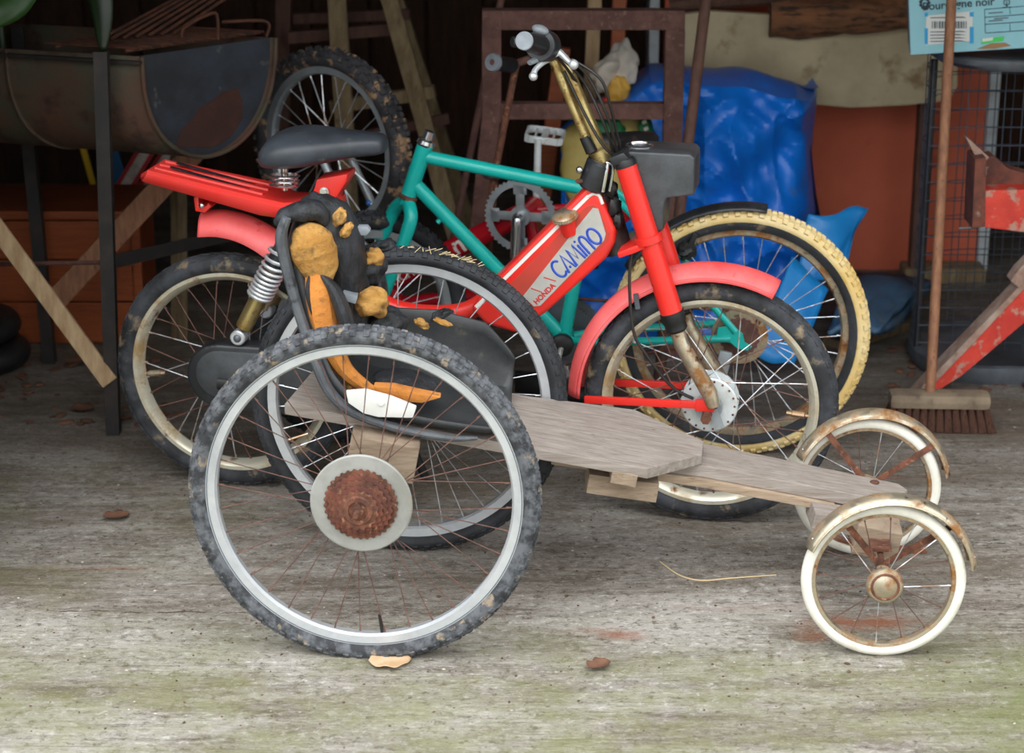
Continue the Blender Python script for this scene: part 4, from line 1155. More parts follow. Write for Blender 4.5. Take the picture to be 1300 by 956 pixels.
# cranks
MB().tube([bb + Vector((0, -.062, 0)), bb + Vector((0, .07, 0))], .009, 10).build('crank_axle', 'steel_grey', teal)
MB().lathe([(0, -.074), (.018, -.072), (.026, -.066), (.027, -.05), (.02, -.045)], bb, (0, 1, 0), 20, closed=False).build('crank_boss', 'black', teal)
MB().beam(bb + Vector((-.0, -.066, 0)), bb + Vector((-.03, -.075, -.155)), .012, .02, .004, up=(0, 1, 0)).build('crank_arm', 'chrome', teal)
MB().beam(bb + Vector((0, .066, 0)), bb + Vector((.03, .075, .155)), .012, .02, .004, up=(0, 1, 0)).build('crank_arm', 'chrome', teal)
for r, y in ((.085, .05), (.066, .044)):
    c = MB(); sprocket(c, r, y, y + .003, 40, .002); c.build('chainring', 'steel_grey', teal, smooth=0).location = bb
mb = MB()
for sgn in (1, -1):
    mb.tube([bb + Vector((0, .05, sgn * .083)), Vector((0, .05, TR + sgn * .035))], .004, 6)
mb.build('chain', 'rust', teal)
p = tl(705, 600)
pd = bb + Vector((-.03, -.12, -.155))
MB().box(pd, (.09, .08, .02), .006).build('pedal', 'black', teal)
MB().box(bb + Vector((.03, .12, .155)), (.09, .08, .02), .006).build('pedal', 'black', teal)
# brake, derailleur
MB().ell(tl(872, 318, -.03), (.022, .02, .02), 14, 10, amp=.5, freq=3, seed=3).build('brake_caliper', 'black', teal)
MB().beam(tl(884, 296, -.03), tl(866, 330, -.03), .012, .012, .003).build('brake_arm', 'black', teal)
MB().beam((-.03, -.085, TR - .02), (-.045, -.085, TR - .10), .012, .03, .004).build('derailleur', 'alu_far', teal)
# rear mudguard
arch(MB(), arc_path((0, 0, TR), TR + .014, math.radians(150), math.radians(80), 20), .06, .012).build('rear_mudguard', 'black_plastic', teal, solid=.003, label='black plastic mudguard')
# seat post and saddle
sp = st + Vector((.05, 0, .06))
MB().tube([st, sp], .0125, 12).build('seat_post', 'chrome', teal)
rows = []
for (dx, w_, zt) in ((.09, .045, -.004), (.075, .06, .004), (.04, .058, .006), (0, .036, .003), (-.03, .026, .002), (-.06, .02, -.002), (-.068, .008, -.008)):
    rows.append([sp + Vector((dx, math.cos(2 * PI * k / 14) * w_, .02 + zt + math.sin(2 * PI * k / 14) * (.024 if math.sin(2 * PI * k / 14) > 0 else .03))) for k in range(14)])
MB().grid(rows, close_v=True, caps=True).build('saddle', 'black', teal, smooth=60)

# ================================================================== UPTURNED RED BICYCLE
RBK = Frame(.037, 5.05, math.radians(-18))
rbike = thing('childs_bicycle', "red child's bicycle standing upside down, muddy front wheel in the air", 'bicycle', RBK)
rl = RBK.pl
B = rl(669, 268); RR = .252
fa = rl(420, 187); fa.y = 0
r_ty = tyre_mesh(RR, .058, .05, [(0, .014, .014, 0), (.5, .014, .013, .5), (-.5, .014, .013, .5), (.98, .014, .013, 0), (-.98, .014, .013, 0)], 48, kh=.006)
r_rim = rim_mesh(RR - .043, RR - .064, .03)
SY_R = math.radians(-19)
rw = wheel(rbike, fa, r_ty, 'tyre_red', r_rim, 'alu_far', SY_R)
spokes(rw, 28, RR - .064, .02, .03, ['silver_spoke'], .0014, .8, .1)
MB().lathe([(0, -.06), (.007, -.06), (.007, -.04), (.019, -.034), (.019, -.030), (.012, -.024), (.012, .024), (.019, .03), (.019, .034), (.007, .04), (0, .06)], n=20, closed=False).build('hub', 'chrome', rw)
q = Vector((math.cos(-.8), 0, math.sin(-.8))) * (RR - .075)
MB().ell(q, (.008, .006, .008), 10, 8).build('spoke_bead', 'blue_lamp', rw)
ht, hb = rl(486, 330), rl(506, 392)
axr = Vector((math.cos(SY_R + PI / 2), math.sin(SY_R + PI / 2), 0))
MB().tube([ht, hb], .021, 14).build('head_tube', 'red_bike', rbike)
for s in (-1, 1):
    MB().tube([ht + (ht - hb).normalized() * .01, ht + (ht - hb).normalized() * .03 + axr * s * .045, fa + axr * (s * .05)], [.013, .013, .009], 10, 4).build('fork_blade', 'alu_far', rbike)
MB().tube([B, ht * .55 + hb * .45 + Vector((0, 0, -.0))], .027, 16).build('down_tube', 'red_bike', rbike)
sx0 = B + Vector((.08, 0, -.30))
MB().tube([hb * .9 + ht * .1, B * .35 + sx0 * .65], .018, 14).build('top_tube', 'red_bike', rbike)
MB().tube([B, sx0], .016, 14).build('seat_tube', 'red_bike', rbike)
for s in (-1, 1):
    MB().tube([B + Vector((.02, s * .02, 0)), B + Vector((.3, s * .055, .04))], .009, 10).build('chain_stay', 'red_bike', rbike)
    MB().tube([B * .45 + sx0 * .55, B + Vector((.3, s * .055, .04))], .008, 10).build('seat_stay', 'red_bike', rbike)
MB().cyl(B + Vector((0, -.045, 0)), B + Vector((0, .06, 0)), .024, n=18, bev=.002).build('bottom_bracket', 'red_bike', rbike)
# white lettering on the down tube
dA, dB = B, ht * .55 + hb * .45
ex = (dA - dB).normalized()


def tube_text(body, pa, pb, size):
    me = text_mesh(body, size, bold=.001)
    xs = [v.co.x for v in me.vertices]; sc = (pb - pa).length / (max(xs) - min(xs)); x0 = min(xs)
    ys = [v.co.y for v in me.vertices]; yc = (max(ys) + min(ys)) / 2
    bm = bmesh.new(); bm.from_mesh(me); bmesh.ops.triangulate(bm, faces=bm.faces[:]); bmesh.ops.subdivide_edges(bm, edges=bm.edges[:], cuts=1); bm.to_mesh(me); bm.free()
    up = Vector((0, -1, 0)).cross(ex); up = -up if up.z < 0 else up
    for v in me.vertices:
        s = (v.co.x - x0) * sc; h = (v.co.y - yc) * sc; a = h / .0275
        v.co = pa + ex * s + up * (.0275 * math.sin(a)) + Vector((0, -1, 0)) * (.0278 * math.cos(a))
    return link('tube_lettering', me, 'white_line', rbike)


tube_text('HCH', dB + ex * .02, dB + ex * .085, .05)
tube_text('MU', dB + ex * .125, dB + ex * .185, .05)
tube_text('n', dB + ex * .215, dB + ex * .245, .05)
# chainring, cranks, pedal
cr = MB()
ring = []
nt = 44
for k in range(nt * 4):
    ring.append(((.093 if k % 4 in (1, 2) else .089), 2 * PI * k / (nt * 4)))
front = [Vector((a * math.cos(t), -.055, a * math.sin(t))) for a, t in ring]; back = [v + Vector((0, .004, 0)) for v in front]
inner = [Vector((.074 * math.cos(t), -.055, .074 * math.sin(t))) for a, t in ring]; inb = [v + Vector((0, .004, 0)) for v in inner]
cr.grid([front, inner, inb, back], close_u=True, close_v=True)
for k in range(4):
    a = PI / 2 * k + .02
    cr.beam((0, -.053, 0), (.078 * math.cos(a), -.053, .078 * math.sin(a)), .022, .004, .001, up=(0, 1, 0))
    cr.beam((.055 * math.cos(a), -.053, .055 * math.sin(a)), (.078 * math.cos(a), -.053, .078 * math.sin(a)), .034, .004, .001, up=(0, 1, 0))
cr.cyl((0, -.058, 0), (0, -.05, 0), .026, n=24)
cro = cr.build('chainring', 'alu_far', rbike, smooth=30, label='grey aluminium chainring'); cro.location = B
MB().tube([B + Vector((0, -.03, 0)), B + Vector((0, -.075, 0)), B + Vector((-.0, -.084, -.02)), B + Vector((-.006, -.09, -.15))], [.014, .014, .0135, .011], 12, 4).build('crank_arm', 'chrome', rbike)
pc = B + Vector((.002, .085, .165))
MB().tube([B + Vector((0, .03, 0)), B + Vector((0, .07, 0)), B + Vector((.0, .08, .02)), pc], [.011, .011, .010, .009], 12, 4).build('crank_arm', 'hub_white', rbike)


def pedal(c):
    m = MB(); w_, d_ = .05, .036
    m.box((0, 0, 0), (.016, .09, .014), .003)
    for s in (-1, 1):
        m.box((s * .046, 0, 0), (.005, .066, .018), .001); m.box((s * .023, s * 0, 0), (.004, .08, .012), .001)
        m.box((0, s * .04, 0), (.07, .005, .018), .001)
        m.beam((s * .035, .04, 0), (s * .046, .032, 0), .006, .018); m.beam((s * .035, -.04, 0), (s * .046, -.032, 0), .006, .018)
    o = m.build('pedal', 'hub_white', rbike, smooth=0, label='pale metal platform pedal'); o.location = c; o.rotation_euler = (.12, .1, .2)


pedal(pc + Vector((.004, .045, .0)))
pedal(B + Vector((-.006, -.135, -.15)))
# saddle and handlebar on the floor
sb = Vector((sx0.x + .05, 0, .0))
MB().tube([sx0, Vector((sx0.x + .03, 0, .05))], .0125, 12).build('seat_post', 'chrome', rbike)
rows = []
for (dx, w_) in ((.12, .05), (.09, .075), (.03, .07), (-.04, .035), (-.11, .022), (-.13, .008)):
    rows.append([Vector((sx0.x + .02 + dx, math.cos(2 * PI * k / 14) * w_, .031 + math.sin(2 * PI * k / 14) * .03)) for k in range(14)])
MB().grid(rows, close_v=True, caps=True).build('saddle', 'black', rbike, smooth=60)
hd_ = (hb - ht).normalized(); hq = hb + hd_ * ((hb.z - .03) / max(.2, -hd_.z))
MB().tube([hb, hq], .011, 12).build('handlebar_stem', 'chrome', rbike)
MB().tube([hq + Vector((.06, -.19, -.012)), hq + Vector((.0, -.12, -.005)), hq, hq + Vector((0, .12, -.005)), hq + Vector((.06, .19, -.012))], .011, 10, 4).build('handlebar', 'chrome', rbike)
for s in (-1, 1):
    MB().tube([hq + Vector((.04, s * .15, -.010)), hq + Vector((.07, s * .215, -.012))], .016, 12).build('grip', 'black', rbike)

# ================================================================== BACKGROUND, LEFT
# half-drum trough on an iron stand
N0, F0, BT = W.pl(180, 72, 4.85), W.pl(350, 48, 5.10), W.pl(268, 198, 4.97)
midp = (N0 + F0) / 2; half = (F0 - N0) / 2; dep = BT - midp
V = Vector((-.80, .25, 0))


def ucurve(n=26, k=1.0):
    return [midp - half * math.cos(PI * i / n) * k + dep * (max(0, math.sin(PI * i / n)) ** .8) * k for i in range(n + 1)]


drum = thing('trough', 'rusty half-drum trough with a flaking black end plate on an iron stand', 'trough', Frame(BT.x, BT.y))
dl = lambda p: Vector(p) - drum.location
uc = [dl(p) for p in ucurve()]
MB().grid([[p + V * t for p in uc] for t in (0, .15, .4, .41, .44, .45, .7, 1)]).build('drum_shell', 'drum', drum, solid=.004)
MB().tube([p for p in uc], .006, 8).build('drum_rim', 'drum', drum)
MB().tube([p + V * .42 - Vector((.004, .004, 0)) for p in uc], .005, 8).build('drum_rib', 'drum', drum)
ue = [dl(p) + V.normalized() * .012 for p in ucurve(26, .985)]
MB().prism(ue, V.normalized() * .004).build('end_plate', 'drum_end', drum, smooth=0, label='flaking black end plate')
MB().prism([p + V * .98 for p in ue], V.normalized() * .004).build('end_plate', 'drum', drum, smooth=0)
pr = [(222, 190), (230, 166), (246, 150), (252, 138), (270, 128), (284, 116), (302, 112), (312, 128), (308, 150), (296, 170), (282, 182), (266, 190), (246, 194)]
nn_ = half.cross(dep).normalized(); nn_ = nn_ if nn_.y < 0 else -nn_
cc_ = midp + V.normalized() * .010
def on_plate(px, py):
    d = ray(px, py); o_ = Vector((0, 0, CAM_H)); return dl(o_ + d * ((cc_ - o_).dot(nn_) / d.dot(nn_)))
MB().prism([on_plate(min(308, x), min(y, 188)) for x, y in pr], V.normalized() * .003).build('rust_patch', 'drum_rust', drum, smooth=0)
# stand
p1b, p1t = G(143, 553), W.pl(127, 66, 4.77)
p2b = G(62, 462); p2t = Vector((p2b.x - .02, p2b.y, .9))
p3b = G(228, 430); p3t = Vector((p3b.x + .03, p3b.y - .02, .62))


def angle_post(a, b, mtl, name='stand_post'):
    a, b = dl(a), dl(b)
    MB().beam(a, b, .032, .004, up=(0, 1, 0)).beam(a + Vector((.014, .015, 0)), b + Vector((.014, .015, 0)), .004, .03, up=(0, 1, 0)).build(name, mtl, drum, smooth=0)


angle_post(p1b, p1t, 'iron'); angle_post(p2b, p2t, 'iron')
MB().beam(dl(p3b), dl(p3t), .035, .03, .002).build('stand_post', 'wood_trestle', drum, smooth=0)
r0 = W.pl(140, 333, 4.77)
MB().tube([dl(r0), dl(W.pl(-30, 336, 5.0))], .0055, 8).build('stand_rod', 'rust_brown', drum)
MB().beam(dl(r0), dl(W.pl(335, 288, 5.2)), .006, .032).build('stand_rail', 'iron', drum, smooth=0)
MB().beam(dl(N0 + Vector((.0, -.01, -.012))), dl(N0 + V + Vector((0, -.01, -.012))), .02, .006).build('stand_rail', 'iron', drum, smooth=0)
# two wooden braces
MB().beam(dl(W.pl(140, 486, 4.745)), dl(W.pl(-30, 254, 4.86)), .042, .012, .002, up=(0, -1, 0)).build('brace', 'wood_pale', drum, smooth=0, label='pale wooden brace')
MB().beam(dl(W.pl(66, 386, 5.22)), dl(W.pl(262, 176, 5.28)), .058, .018, .002, up=(0, -1, 0)).build('brace', 'wood_broom', drum, smooth=0, label='brown wooden brace')
for o in drum.children:
    if o.name.startswith('brace'):
        pass
# grate lying on the trough
gr = thing('grill_grate', 'rusty wire grill grate lying across the trough', 'grate', Frame(midp.x - .25, midp.y + .05, 0, N0.z + .01))
go = gr.location
for i in range(13):
    p = N0 + (F0 - N0) * (.04 + .92 * i / 12) + V * .02 + Vector((0, 0, .016)) - go
    MB().tube([p, p + V * .3], .003, 6).build('grate_bar', 'grate', gr)
for t in (.05, .27):
    p = N0 + V * t + Vector((0, 0, .011)) - go
    MB().tube([p, p + (F0 - N0)], .004, 6).build('cross_bar', 'grate', gr)
hp = [W.pl(x, y, 5.0) - go for x, y in ((233, 57), (233, 36), (268, 17), (276, 22), (277, 50))]
MB().tube(hp, .004, 8, 3).build('wire_handle', 'grate', gr)
hp = [W.pl(x, y, 5.05) - go for x, y in ((282, 28), (330, 26), (342, 32), (338, 46))]
MB().tube(hp, .004, 8, 3).build('wire_handle', 'grate', gr)
# dark sticks in the trough
for i in range(7):
    a = W.pl(125 + i * 16, 70 - i * 1.5, 4.95 + i * .015) + Vector((0, 0, .035)); b = a + Vector((.22 + .01 * i, .35, .09 + .012 * i))
    tag(MB().tube([a, b], .0045, 7).build('rod', 'grate', smooth=60), 'thin rusty rod sticking up out of the trough beside the grate', 'rod', 'rusty rods in the trough')
# broad-leaved plant standing behind the trough
pl_ = thing('plant', 'broad green leaves hanging over the trough', 'plant', Frame(-1.24, 5.06, 0, .72))
po = pl_.location


def leaf(pts, wid, name, mtl, parent, o, fold=.25):
    P = curve_path3([Vector(p) - o for p in pts]); rows = []
    n = len(P)
    for i, (p, t) in enumerate(P):
        s = i / (n - 1); w_ = wid * max(.02, math.sin(PI * min(1, s * .92 + .06)) ** .8)
        side = t.cross(Vector((0, 1, .3))).normalized()
        up = side.cross(t)
        rows.append([p + side * (w_ * k / 3) + up * (abs(k) / 3 * w_ * fold) for k in range(-3, 4)])
    return MB().grid(rows).build(name, mtl, parent, smooth=60, solid=.0015)


def curve_path3(pts, sub=5):
    P = []
    for i in range(len(pts) - 1):
        p0 = pts[max(i - 1, 0)]; p1 = pts[i]; p2 = pts[i + 1]; p3 = pts[min(i + 2, len(pts) - 1)]
        for k in range(sub):
            t = k / sub
            P.append(.5 * ((2 * p1) + (p2 - p0) * t + (2 * p0 - 5 * p1 + 4 * p2 - p3) * t * t + (3 * p1 - p0 - 3 * p2 + p3) * t ** 3))
    P.append(pts[-1])
    return [(p, (P[min(i + 1, len(P) - 1)] - P[max(i - 1, 0)]).normalized()) for i, p in enumerate(P)]


base = Vector((-1.24, 5.06, .95))
leaf([base, W.pl(60, -90, 4.9), W.pl(108, -60, 4.84), W.pl(128, 10, 4.8), W.pl(130, 66, 4.79)], .036, 'leaf', 'leaf_shaded', pl_, po)
leaf([base, W.pl(-10, -70, 4.8), W.pl(20, -50, 4.6), W.pl(12, 0, 4.5), W.pl(-16, 32, 4.45)], .06, 'leaf', 'leaf_green', pl_, po)
leaf([base, W.pl(40, -80, 5.0), W.pl(80, -100, 5.0), W.pl(110, -110, 5.0)], .05, 'leaf', 'leaf_shaded', pl_, po)
MB().tube([Vector((-1.24, 5.06, .735)) - po, base - po], .01, 8).build('stem', 'leaf_shaded', pl_)

# orange wooden chest
CYY = 5.46
c0_, c1_ = W.pl(-40, 440, CYY), W.pl(176, 268, CYY)
chest = thing('wooden_chest', 'orange-brown varnished wooden chest behind the trough stand', 'chest', Frame((c0_.x + c1_.x) / 2, CYY + .15))
cw, ch = c1_.x - c0_.x, c1_.z
MB().box((0, .01, ch / 2 - .01), (cw - .03, .27, ch - .02)).build('body', 'wood_orange', chest, smooth=0)
zz = 0
for i, hgt in enumerate((.13, .13, .12)):
    h_ = hgt * ch / .41
    MB().box((0, -.138, zz + h_ / 2), (cw - .05, .016, h_ - .004), .003).build('board', 'wood_orange', chest, smooth=0); zz += h_
MB().box((0, -.0, ch - .012), (cw, .31, .024), .004).build('lid', 'wood_orange', chest, smooth=0)
for s in (-1, 1):
    MB().box((s * (cw / 2 - .012), -.146, ch / 2 - .012), (.024, .018, ch - .026), .002).build('corner_post', 'wood_orange', chest, smooth=0)
# old tyres stacked on the floor
for i, z in enumerate((0, .075)):
    q = MB(); prof = [(.105 + math.cos(2 * PI * k / 14) * .045, math.sin(2 * PI * k / 14) * .037) for k in range(14)]
    g = G(-6, 468)
    q.lathe(prof, (0, 0, 0), (0, 0, 1), 40)
    o = q.build('small_tyre', 'black', loc=(g.x - .06 - .02 * i, g.y + .02, .038 + z))
    tag(o, ('black tyre lying on the floor, bottom of the pair by the chest', 'black tyre lying on top of the other tyre by the chest')[i], 'tyre')
# painted slats leaning on the back of the chest
for i, (x0, y0, x1, y1, kind) in enumerate(((143, 262, 185, 192, 'r'), (168, 266, 218, 190, 'r'), (126, 262, 106, 190, 'y'), (160, 255, 142, 192, 'b'))):
    a, b = W.pl(x0, y0, 5.88 + .13 * i), W.pl(x1, y1, 5.90 + .13 * i)
    d = (b - a); a = a - d * .9
    a = a + d * ((.012 - a.z) / d.z)
    b = b + d * .3
    nm = {'r': 'red and white painted slat', 'y': 'thin yellow painted slat', 'b': 'blue painted slat'}[kind]
    s_o = thing('painted_slat', nm + (' leaning behind the chest' if kind != 'r' else ' behind the chest'), 'slat', Frame(a.x, a.y), 'red and white slats' if kind == 'r' else None)
    so = s_o.location
    MB().beam(a - so, b - so, .05 if kind == 'r' else .016 if kind == 'y' else .04, .012, .001, up=(0, -1, 0)).build('slat', {'r': 'strip_red', 'y': 'yellow_paint', 'b': 'blue_dark'}[kind], s_o, smooth=0)
    if kind == 'r':
        for t in [j / 16 for j in range(5, 16)]:
            p = a + (b - a) * t - so + Vector((0, -.007, 0))
            MB().beam(p, p + (b - a).normalized() * .034, .026, .004, up=(0, -1, 0)).build('white_mark', 'strip_white', s_o, smooth=0)

# wooden trestle
tr = thing('trestle', 'old wooden trestle with splayed legs behind the upturned bicycle wheel', 'trestle', Frame(-.42, 6.0))
to = tr.location
def tb(a, b, w_, h_, name, mtl='wood_trestle', up=(0, -1, 0)):
    MB().beam(Vector(a) - to, Vector(b) - to, h_, w_, .002, up=up).build(name, mtl, tr, smooth=0)
def to_floor(a, b):
    d = b - a; return a + d * ((0.0 - a.z) / d.z)
a, b = W.pl(424, -60, 5.95), W.pl(440, 200, 5.85); tb(a, to_floor(a, b), .03, .052, 'leg')
a, b = W.pl(478, -60, 5.95), W.pl(548, 190, 5.82); tb(a, to_floor(a, b), .03, .048, 'leg')
a, b = W.pl(484, -60, 6.2), W.pl(566, 190, 6.3); tb(a, to_floor(a, b), .03, .04, 'leg')
a, b = W.pl(361, -60, 6.1), W.pl(358, 150, 6.15); tb(a, to_floor(a, b), .03, .045, 'leg', 'wood_brown')
tb(W.pl(366, 48, 6.0), W.pl(512, 36, 6.0), .022, .034, 'rail', 'wood_brown')
tb(W.pl(372, 24, 6.12), W.pl(520, 18, 6.12), .022, .03, 'rail', 'wood_brown')
tb(W.pl(420, 136, 5.9), W.pl(552, 116, 5.86), .03, .036, 'rail')
tb(W.pl(350, 196, 5.92), W.pl(570, 150, 5.96), .02, .03, 'rail', 'wood_brown')

# ================================================================== BACKGROUND, MIDDLE
# rusted steel frame
RF = Frame(W.pl(740, 80, 5.36).x, 5.36)
rf = thing('steel_frame', 'brown rusted square-tube steel frame standing behind the bicycles', 'frame', RF)
fl_ = RF.pl
tl_, trr = fl_(624, 24), fl_(857, 24)
zt = tl_.z
MB().beam((tl_.x - .024, 0, zt), (trr.x + .024, 0, zt), .05, .05, .003).build('top_bar', 'rust_brown', rf, smooth=0)
zm = fl_(740, 140).z
MB().beam((tl_.x, 0, zm), (trr.x, 0, zm), .04, .042, .003).build('middle_bar', 'rust_brown', rf, smooth=0)
MB().beam((trr.x, 0, zt - .024), (trr.x, 0, 0), .05, .05, .003, up=(0, 1, 0)).build('upright', 'rust_brown', rf, smooth=0)
MB().beam((tl_.x, 0, zt - .024), (tl_.x, 0, zm - .03), .05, .05, .003, up=(0, 1, 0)).build('upright', 'rust_brown', rf, smooth=0)
MB().beam((tl_.x, 0, zm), (tl_.x - .075, 0, 0), .048, .048, .003, up=(0, 1, 0)).build('upright', 'rust_brown', rf, smooth=0)
# rusty rod with rubber grip
HR = Frame(W.pl(620, 290, 5.18).x, 5.18)
hr = thing('handle_rod', 'rusty rod with a chrome collar and a black rubber grip on its cross handle', 'rod', HR)
hl_ = HR.pl
top = hl_(655, 84, .02); col_ = hl_(628, 222, 0); foot = Vector((hl_(618, 290).x - .03, 0, 0))
MB().tube([col_, top], .009, 12).build('rod', 'rust', hr)
MB().tube([foot, col_], [.013, .011], 12).build('lower_tube', 'rust', hr)
MB().lathe([(0, .006), (.030, .005), (.034, 0), (.030, -.005), (0, -.008)], col_, (0, 0, 1), 24, closed=False).build('collar', 'chrome', hr)
MB().box((foot.x, 0, .008), (.12, .12, .016), .004).build('foot_plate', 'rust', hr)
e0, e1 = hl_(690, 68, .06), hl_(625, 79, -.06)
MB().tube([e0, top + Vector((0, 0, .006)), e1], .010, 12).build('cross_handle', 'rust_brown', hr)
gdir = (e1 - top).normalized()
MB().tube([top + gdir * .015, e1 - gdir * .008], [.0185, .0185], 16).build('grip', 'black', hr)
MB().lathe([(.008, 0), (.008, .008), (.021, .008), (.0225, .004), (.0225, -.004), (.018, -.006)], e1 - gdir * .006, gdir, 24, closed=False).build('grip_flange', 'grey_plastic', hr)
# second thin rod seen behind the frame
a, b = W.pl(640, -20, 5.66), W.pl(632, 20, 5.64)
d_ = (b - a)
b = a + d_ * ((0 - a.z) / d_.z)
tag(MB().tube([a, b], .010, 10).build('iron_bar', 'rust_brown'), 'plain rusty iron bar upright behind the steel frame', 'bar')
# tool handle
a, b = W.pl(905, -70, 5.32), W.pl(872, 195, 5.12)
d_ = b - a; b = a + d_ * ((.0 - a.z) / d_.z)
tag(MB().tube([a, b], .0145, 14).build('tool_handle', 'wood_brown'), 'dark brown wooden tool handle leaning beside the blue tarpaulin', 'handle')
# orange and bare timbers behind
for (x0, y0, x1, y1, Y, w_, m_, lab) in ((714, 60, 700, 168, 5.75, .045, 'wood_orange', 'orange wooden batten behind the rusty frame'), (757, -40, 752, 60, 6.0, .04, 'wood_pale', 'bare round-topped post, left of the pair behind the rusty frame'), (788, -40, 784, 60, 6.0, .04, 'wood_orange', 'orange post, beside the bare post behind the rusty frame')):
    a, b = W.pl(x0, y0, Y), W.pl(x1, y1, Y); d_ = b - a; b = a + d_ * ((0 - a.z) / d_.z)
    if 'post' in lab: lab = lab.replace(', left of the pair', '')
    tag(MB().beam(a, b, w_, .03, .004, up=(0, -1, 0)).build('timber', m_, smooth=0), lab, 'timber')


# ------------------------------------------------ draped blue tarpaulin over a pile
from mathutils import noise as MN
TX0, TX1 = W.pl(712, 400, 5.45).x, W.pl(1050, 160, 5.6).x
def tarp():
    rows = []
    nu, nv = 130, 110
    x0, x1 = TX0, TX1
    for j in range(nv + 1):
        v = j / nv
        row = []
        for i in range(nu + 1):
            u = i / nu
            x = x0 + (x1 - x0) * u
            ztop = .66 + .03 * math.sin(3 * u + .4) - .05 * max(0, u - .8) * 5 * .5 - .16 * max(0, .34 - u) / .34
            # profile: floor front edge -> front face -> top -> back
            if v < .66:
                s = v / .66
                z = ztop * s
                y = 5.46 + .12 * s - .03 * math.sin(PI * s) + (.10 * max(0, u - .62) / .38) * (1 - s) ** .5
            else:
                s = (v - .66) / .34
                z = ztop + .03 * math.sin(PI * s) - .02 * s
                y = 5.58 + .33 * s
            # right end turns the corner
            if u > .86:
                k = (u - .86) / .14
                y += .22 * k * k * (1 if v < .8 else .3); 
            p = Vector((x, y, z))
            n1 = MN.noise(Vector((x * 4.2, z * 4 + y * 3, 3.1)))
            # sharp creases: ridged noise in two directions
            r1 = 1 - abs(MN.noise(Vector((x * 7 + z * 2.2, z * 1.5 - x * .8, 1.7)))) * 2.4
            r2 = 1 - abs(MN.noise(Vector((x * 6 - z * 7.5, x * 2.0 + z * 1.8, 7.7)))) * 2.4
            r3 = 1 - abs(MN.noise(Vector((x * 14 + z * 17, z * 5 - x * 6, 4.2)))) * 2.4
            f = min(1, v * 8)
            p.y += (-.045 * n1 - .036 * r1 - .03 * r2 - .010 * r3 + .035) * f
            p.z += (.02 * n1 + .012 * r2) * (1 if v > .5 else .4) * f
            # a tucked ledge at upper right
            if .30 < v < .62 and u > .72:
                p.y += .07 * math.sin(PI * (v - .30) / .32) * min(1, (u - .72) / .1)
            p.z = max(.002, p.z)
            row.append(p)
        rows.append(row)
    # right-hand side hanging down to the floor
    return rows


rows = tarp()
tp = MB().grid(rows)
side = []
for j in range(41):
    p = rows[min(len(rows) - 1, int(j / 40 * (len(rows) - 1)))][-1]
    side.append(p)
tp.grid([[Vector((p.x + .02 * math.sin(6 * t + p.z * 9), p.y + .03 * (1 - t) , p.z * t)) for t in (1, .8, .6, .4, .2, 0)] for p in side])
tag(tp.build('tarpaulin', 'tarp', smooth=16), 'crumpled blue tarpaulin draped over a pile', 'tarpaulin')
# light blue plastic sheet leaning at its end
def sheet(name, px, Ys, mtl, label, cat, nu=10, nv=10, amp=.012, solid=.004, seed=0):
    A, B_, C, D = [W.pl(x, y, Y) for (x, y), Y in zip(px, Ys)]
    rows = []
    for j in range(nv + 1):
        v = j / nv; row = []
        for i in range(nu + 1):
            u = i / nu
            p = (A * (1 - u) + B_ * u) * (1 - v) + (D * (1 - u) + C * u) * v
            nz = MN.noise(Vector((u * 2.4 + seed, v * 2.4, seed * 1.7)))
            p = p + Vector((0, amp * nz, amp * .6 * nz)); p.z = max(p.z, .004)
            row.append(p)
        rows.append(row)
    return tag(MB().grid(rows).build(name, mtl, smooth=60, solid=solid), label, cat)


sheet('plastic_sheet', ((1026, 266), (1102, 260), (1068, 355), (1010, 372)), (5.45, 5.5, 5.36, 5.34), 'tarp_light', 'light blue plastic sheet with a turned corner beside the tarpaulin', 'sheet', amp=.05, seed=2)
sheet('plastic_sheet', ((1006, 330), (1052, 372), (1008, 462), (952, 452)), (5.32, 5.3, 5.18, 5.16), 'tarp_light', 'light blue plastic sheet standing on the floor behind the yellow tyre', 'sheet', amp=.02, seed=5)
for i, (z, dx) in enumerate(((.052, 0), (.100, .015), (.142, -.01))):
    A = W.pz(1068, 408, z + .02); 
    A, B_, C, D = W.pz(1056, 424, z), W.pz(1120, 420, z), W.pz(1176, 364, z), W.pz(1084, 352, z)
    rows = []
    for j in range(15):
        v = j / 14
        rows.append([((A * (1 - u) + B_ * u) * (1 - v) + (D * (1 - u) + C * u) * v) + Vector((dx, 0, .018 * MN.noise(Vector((u * 4, v * 4, i * 3))) + .01 * i * math.sin(PI * u))) for u in [k / 16 for k in range(17)]])
    tag(MB().grid(rows).build('folded_tarp', 'tarp_grey', smooth=60, solid=.03 if i < 2 else .012), ('bottom fold of the dusty blue-grey tarp on planks', 'middle layer of the dusty blue-grey tarp stack', 'top layer of the dusty blue-grey tarp stack by the red wall')[i], 'tarp')
a, b = W.pz(1060, 436, .02), W.pz(1142, 410, .02)
tag(MB().beam(a + Vector((0, .02, -.008)), b + Vector((0, .02, -.008)), .08, .024, .002).build('plank', 'wood_trestle', smooth=0), 'short pale plank on the floor under the folded tarp', 'plank')

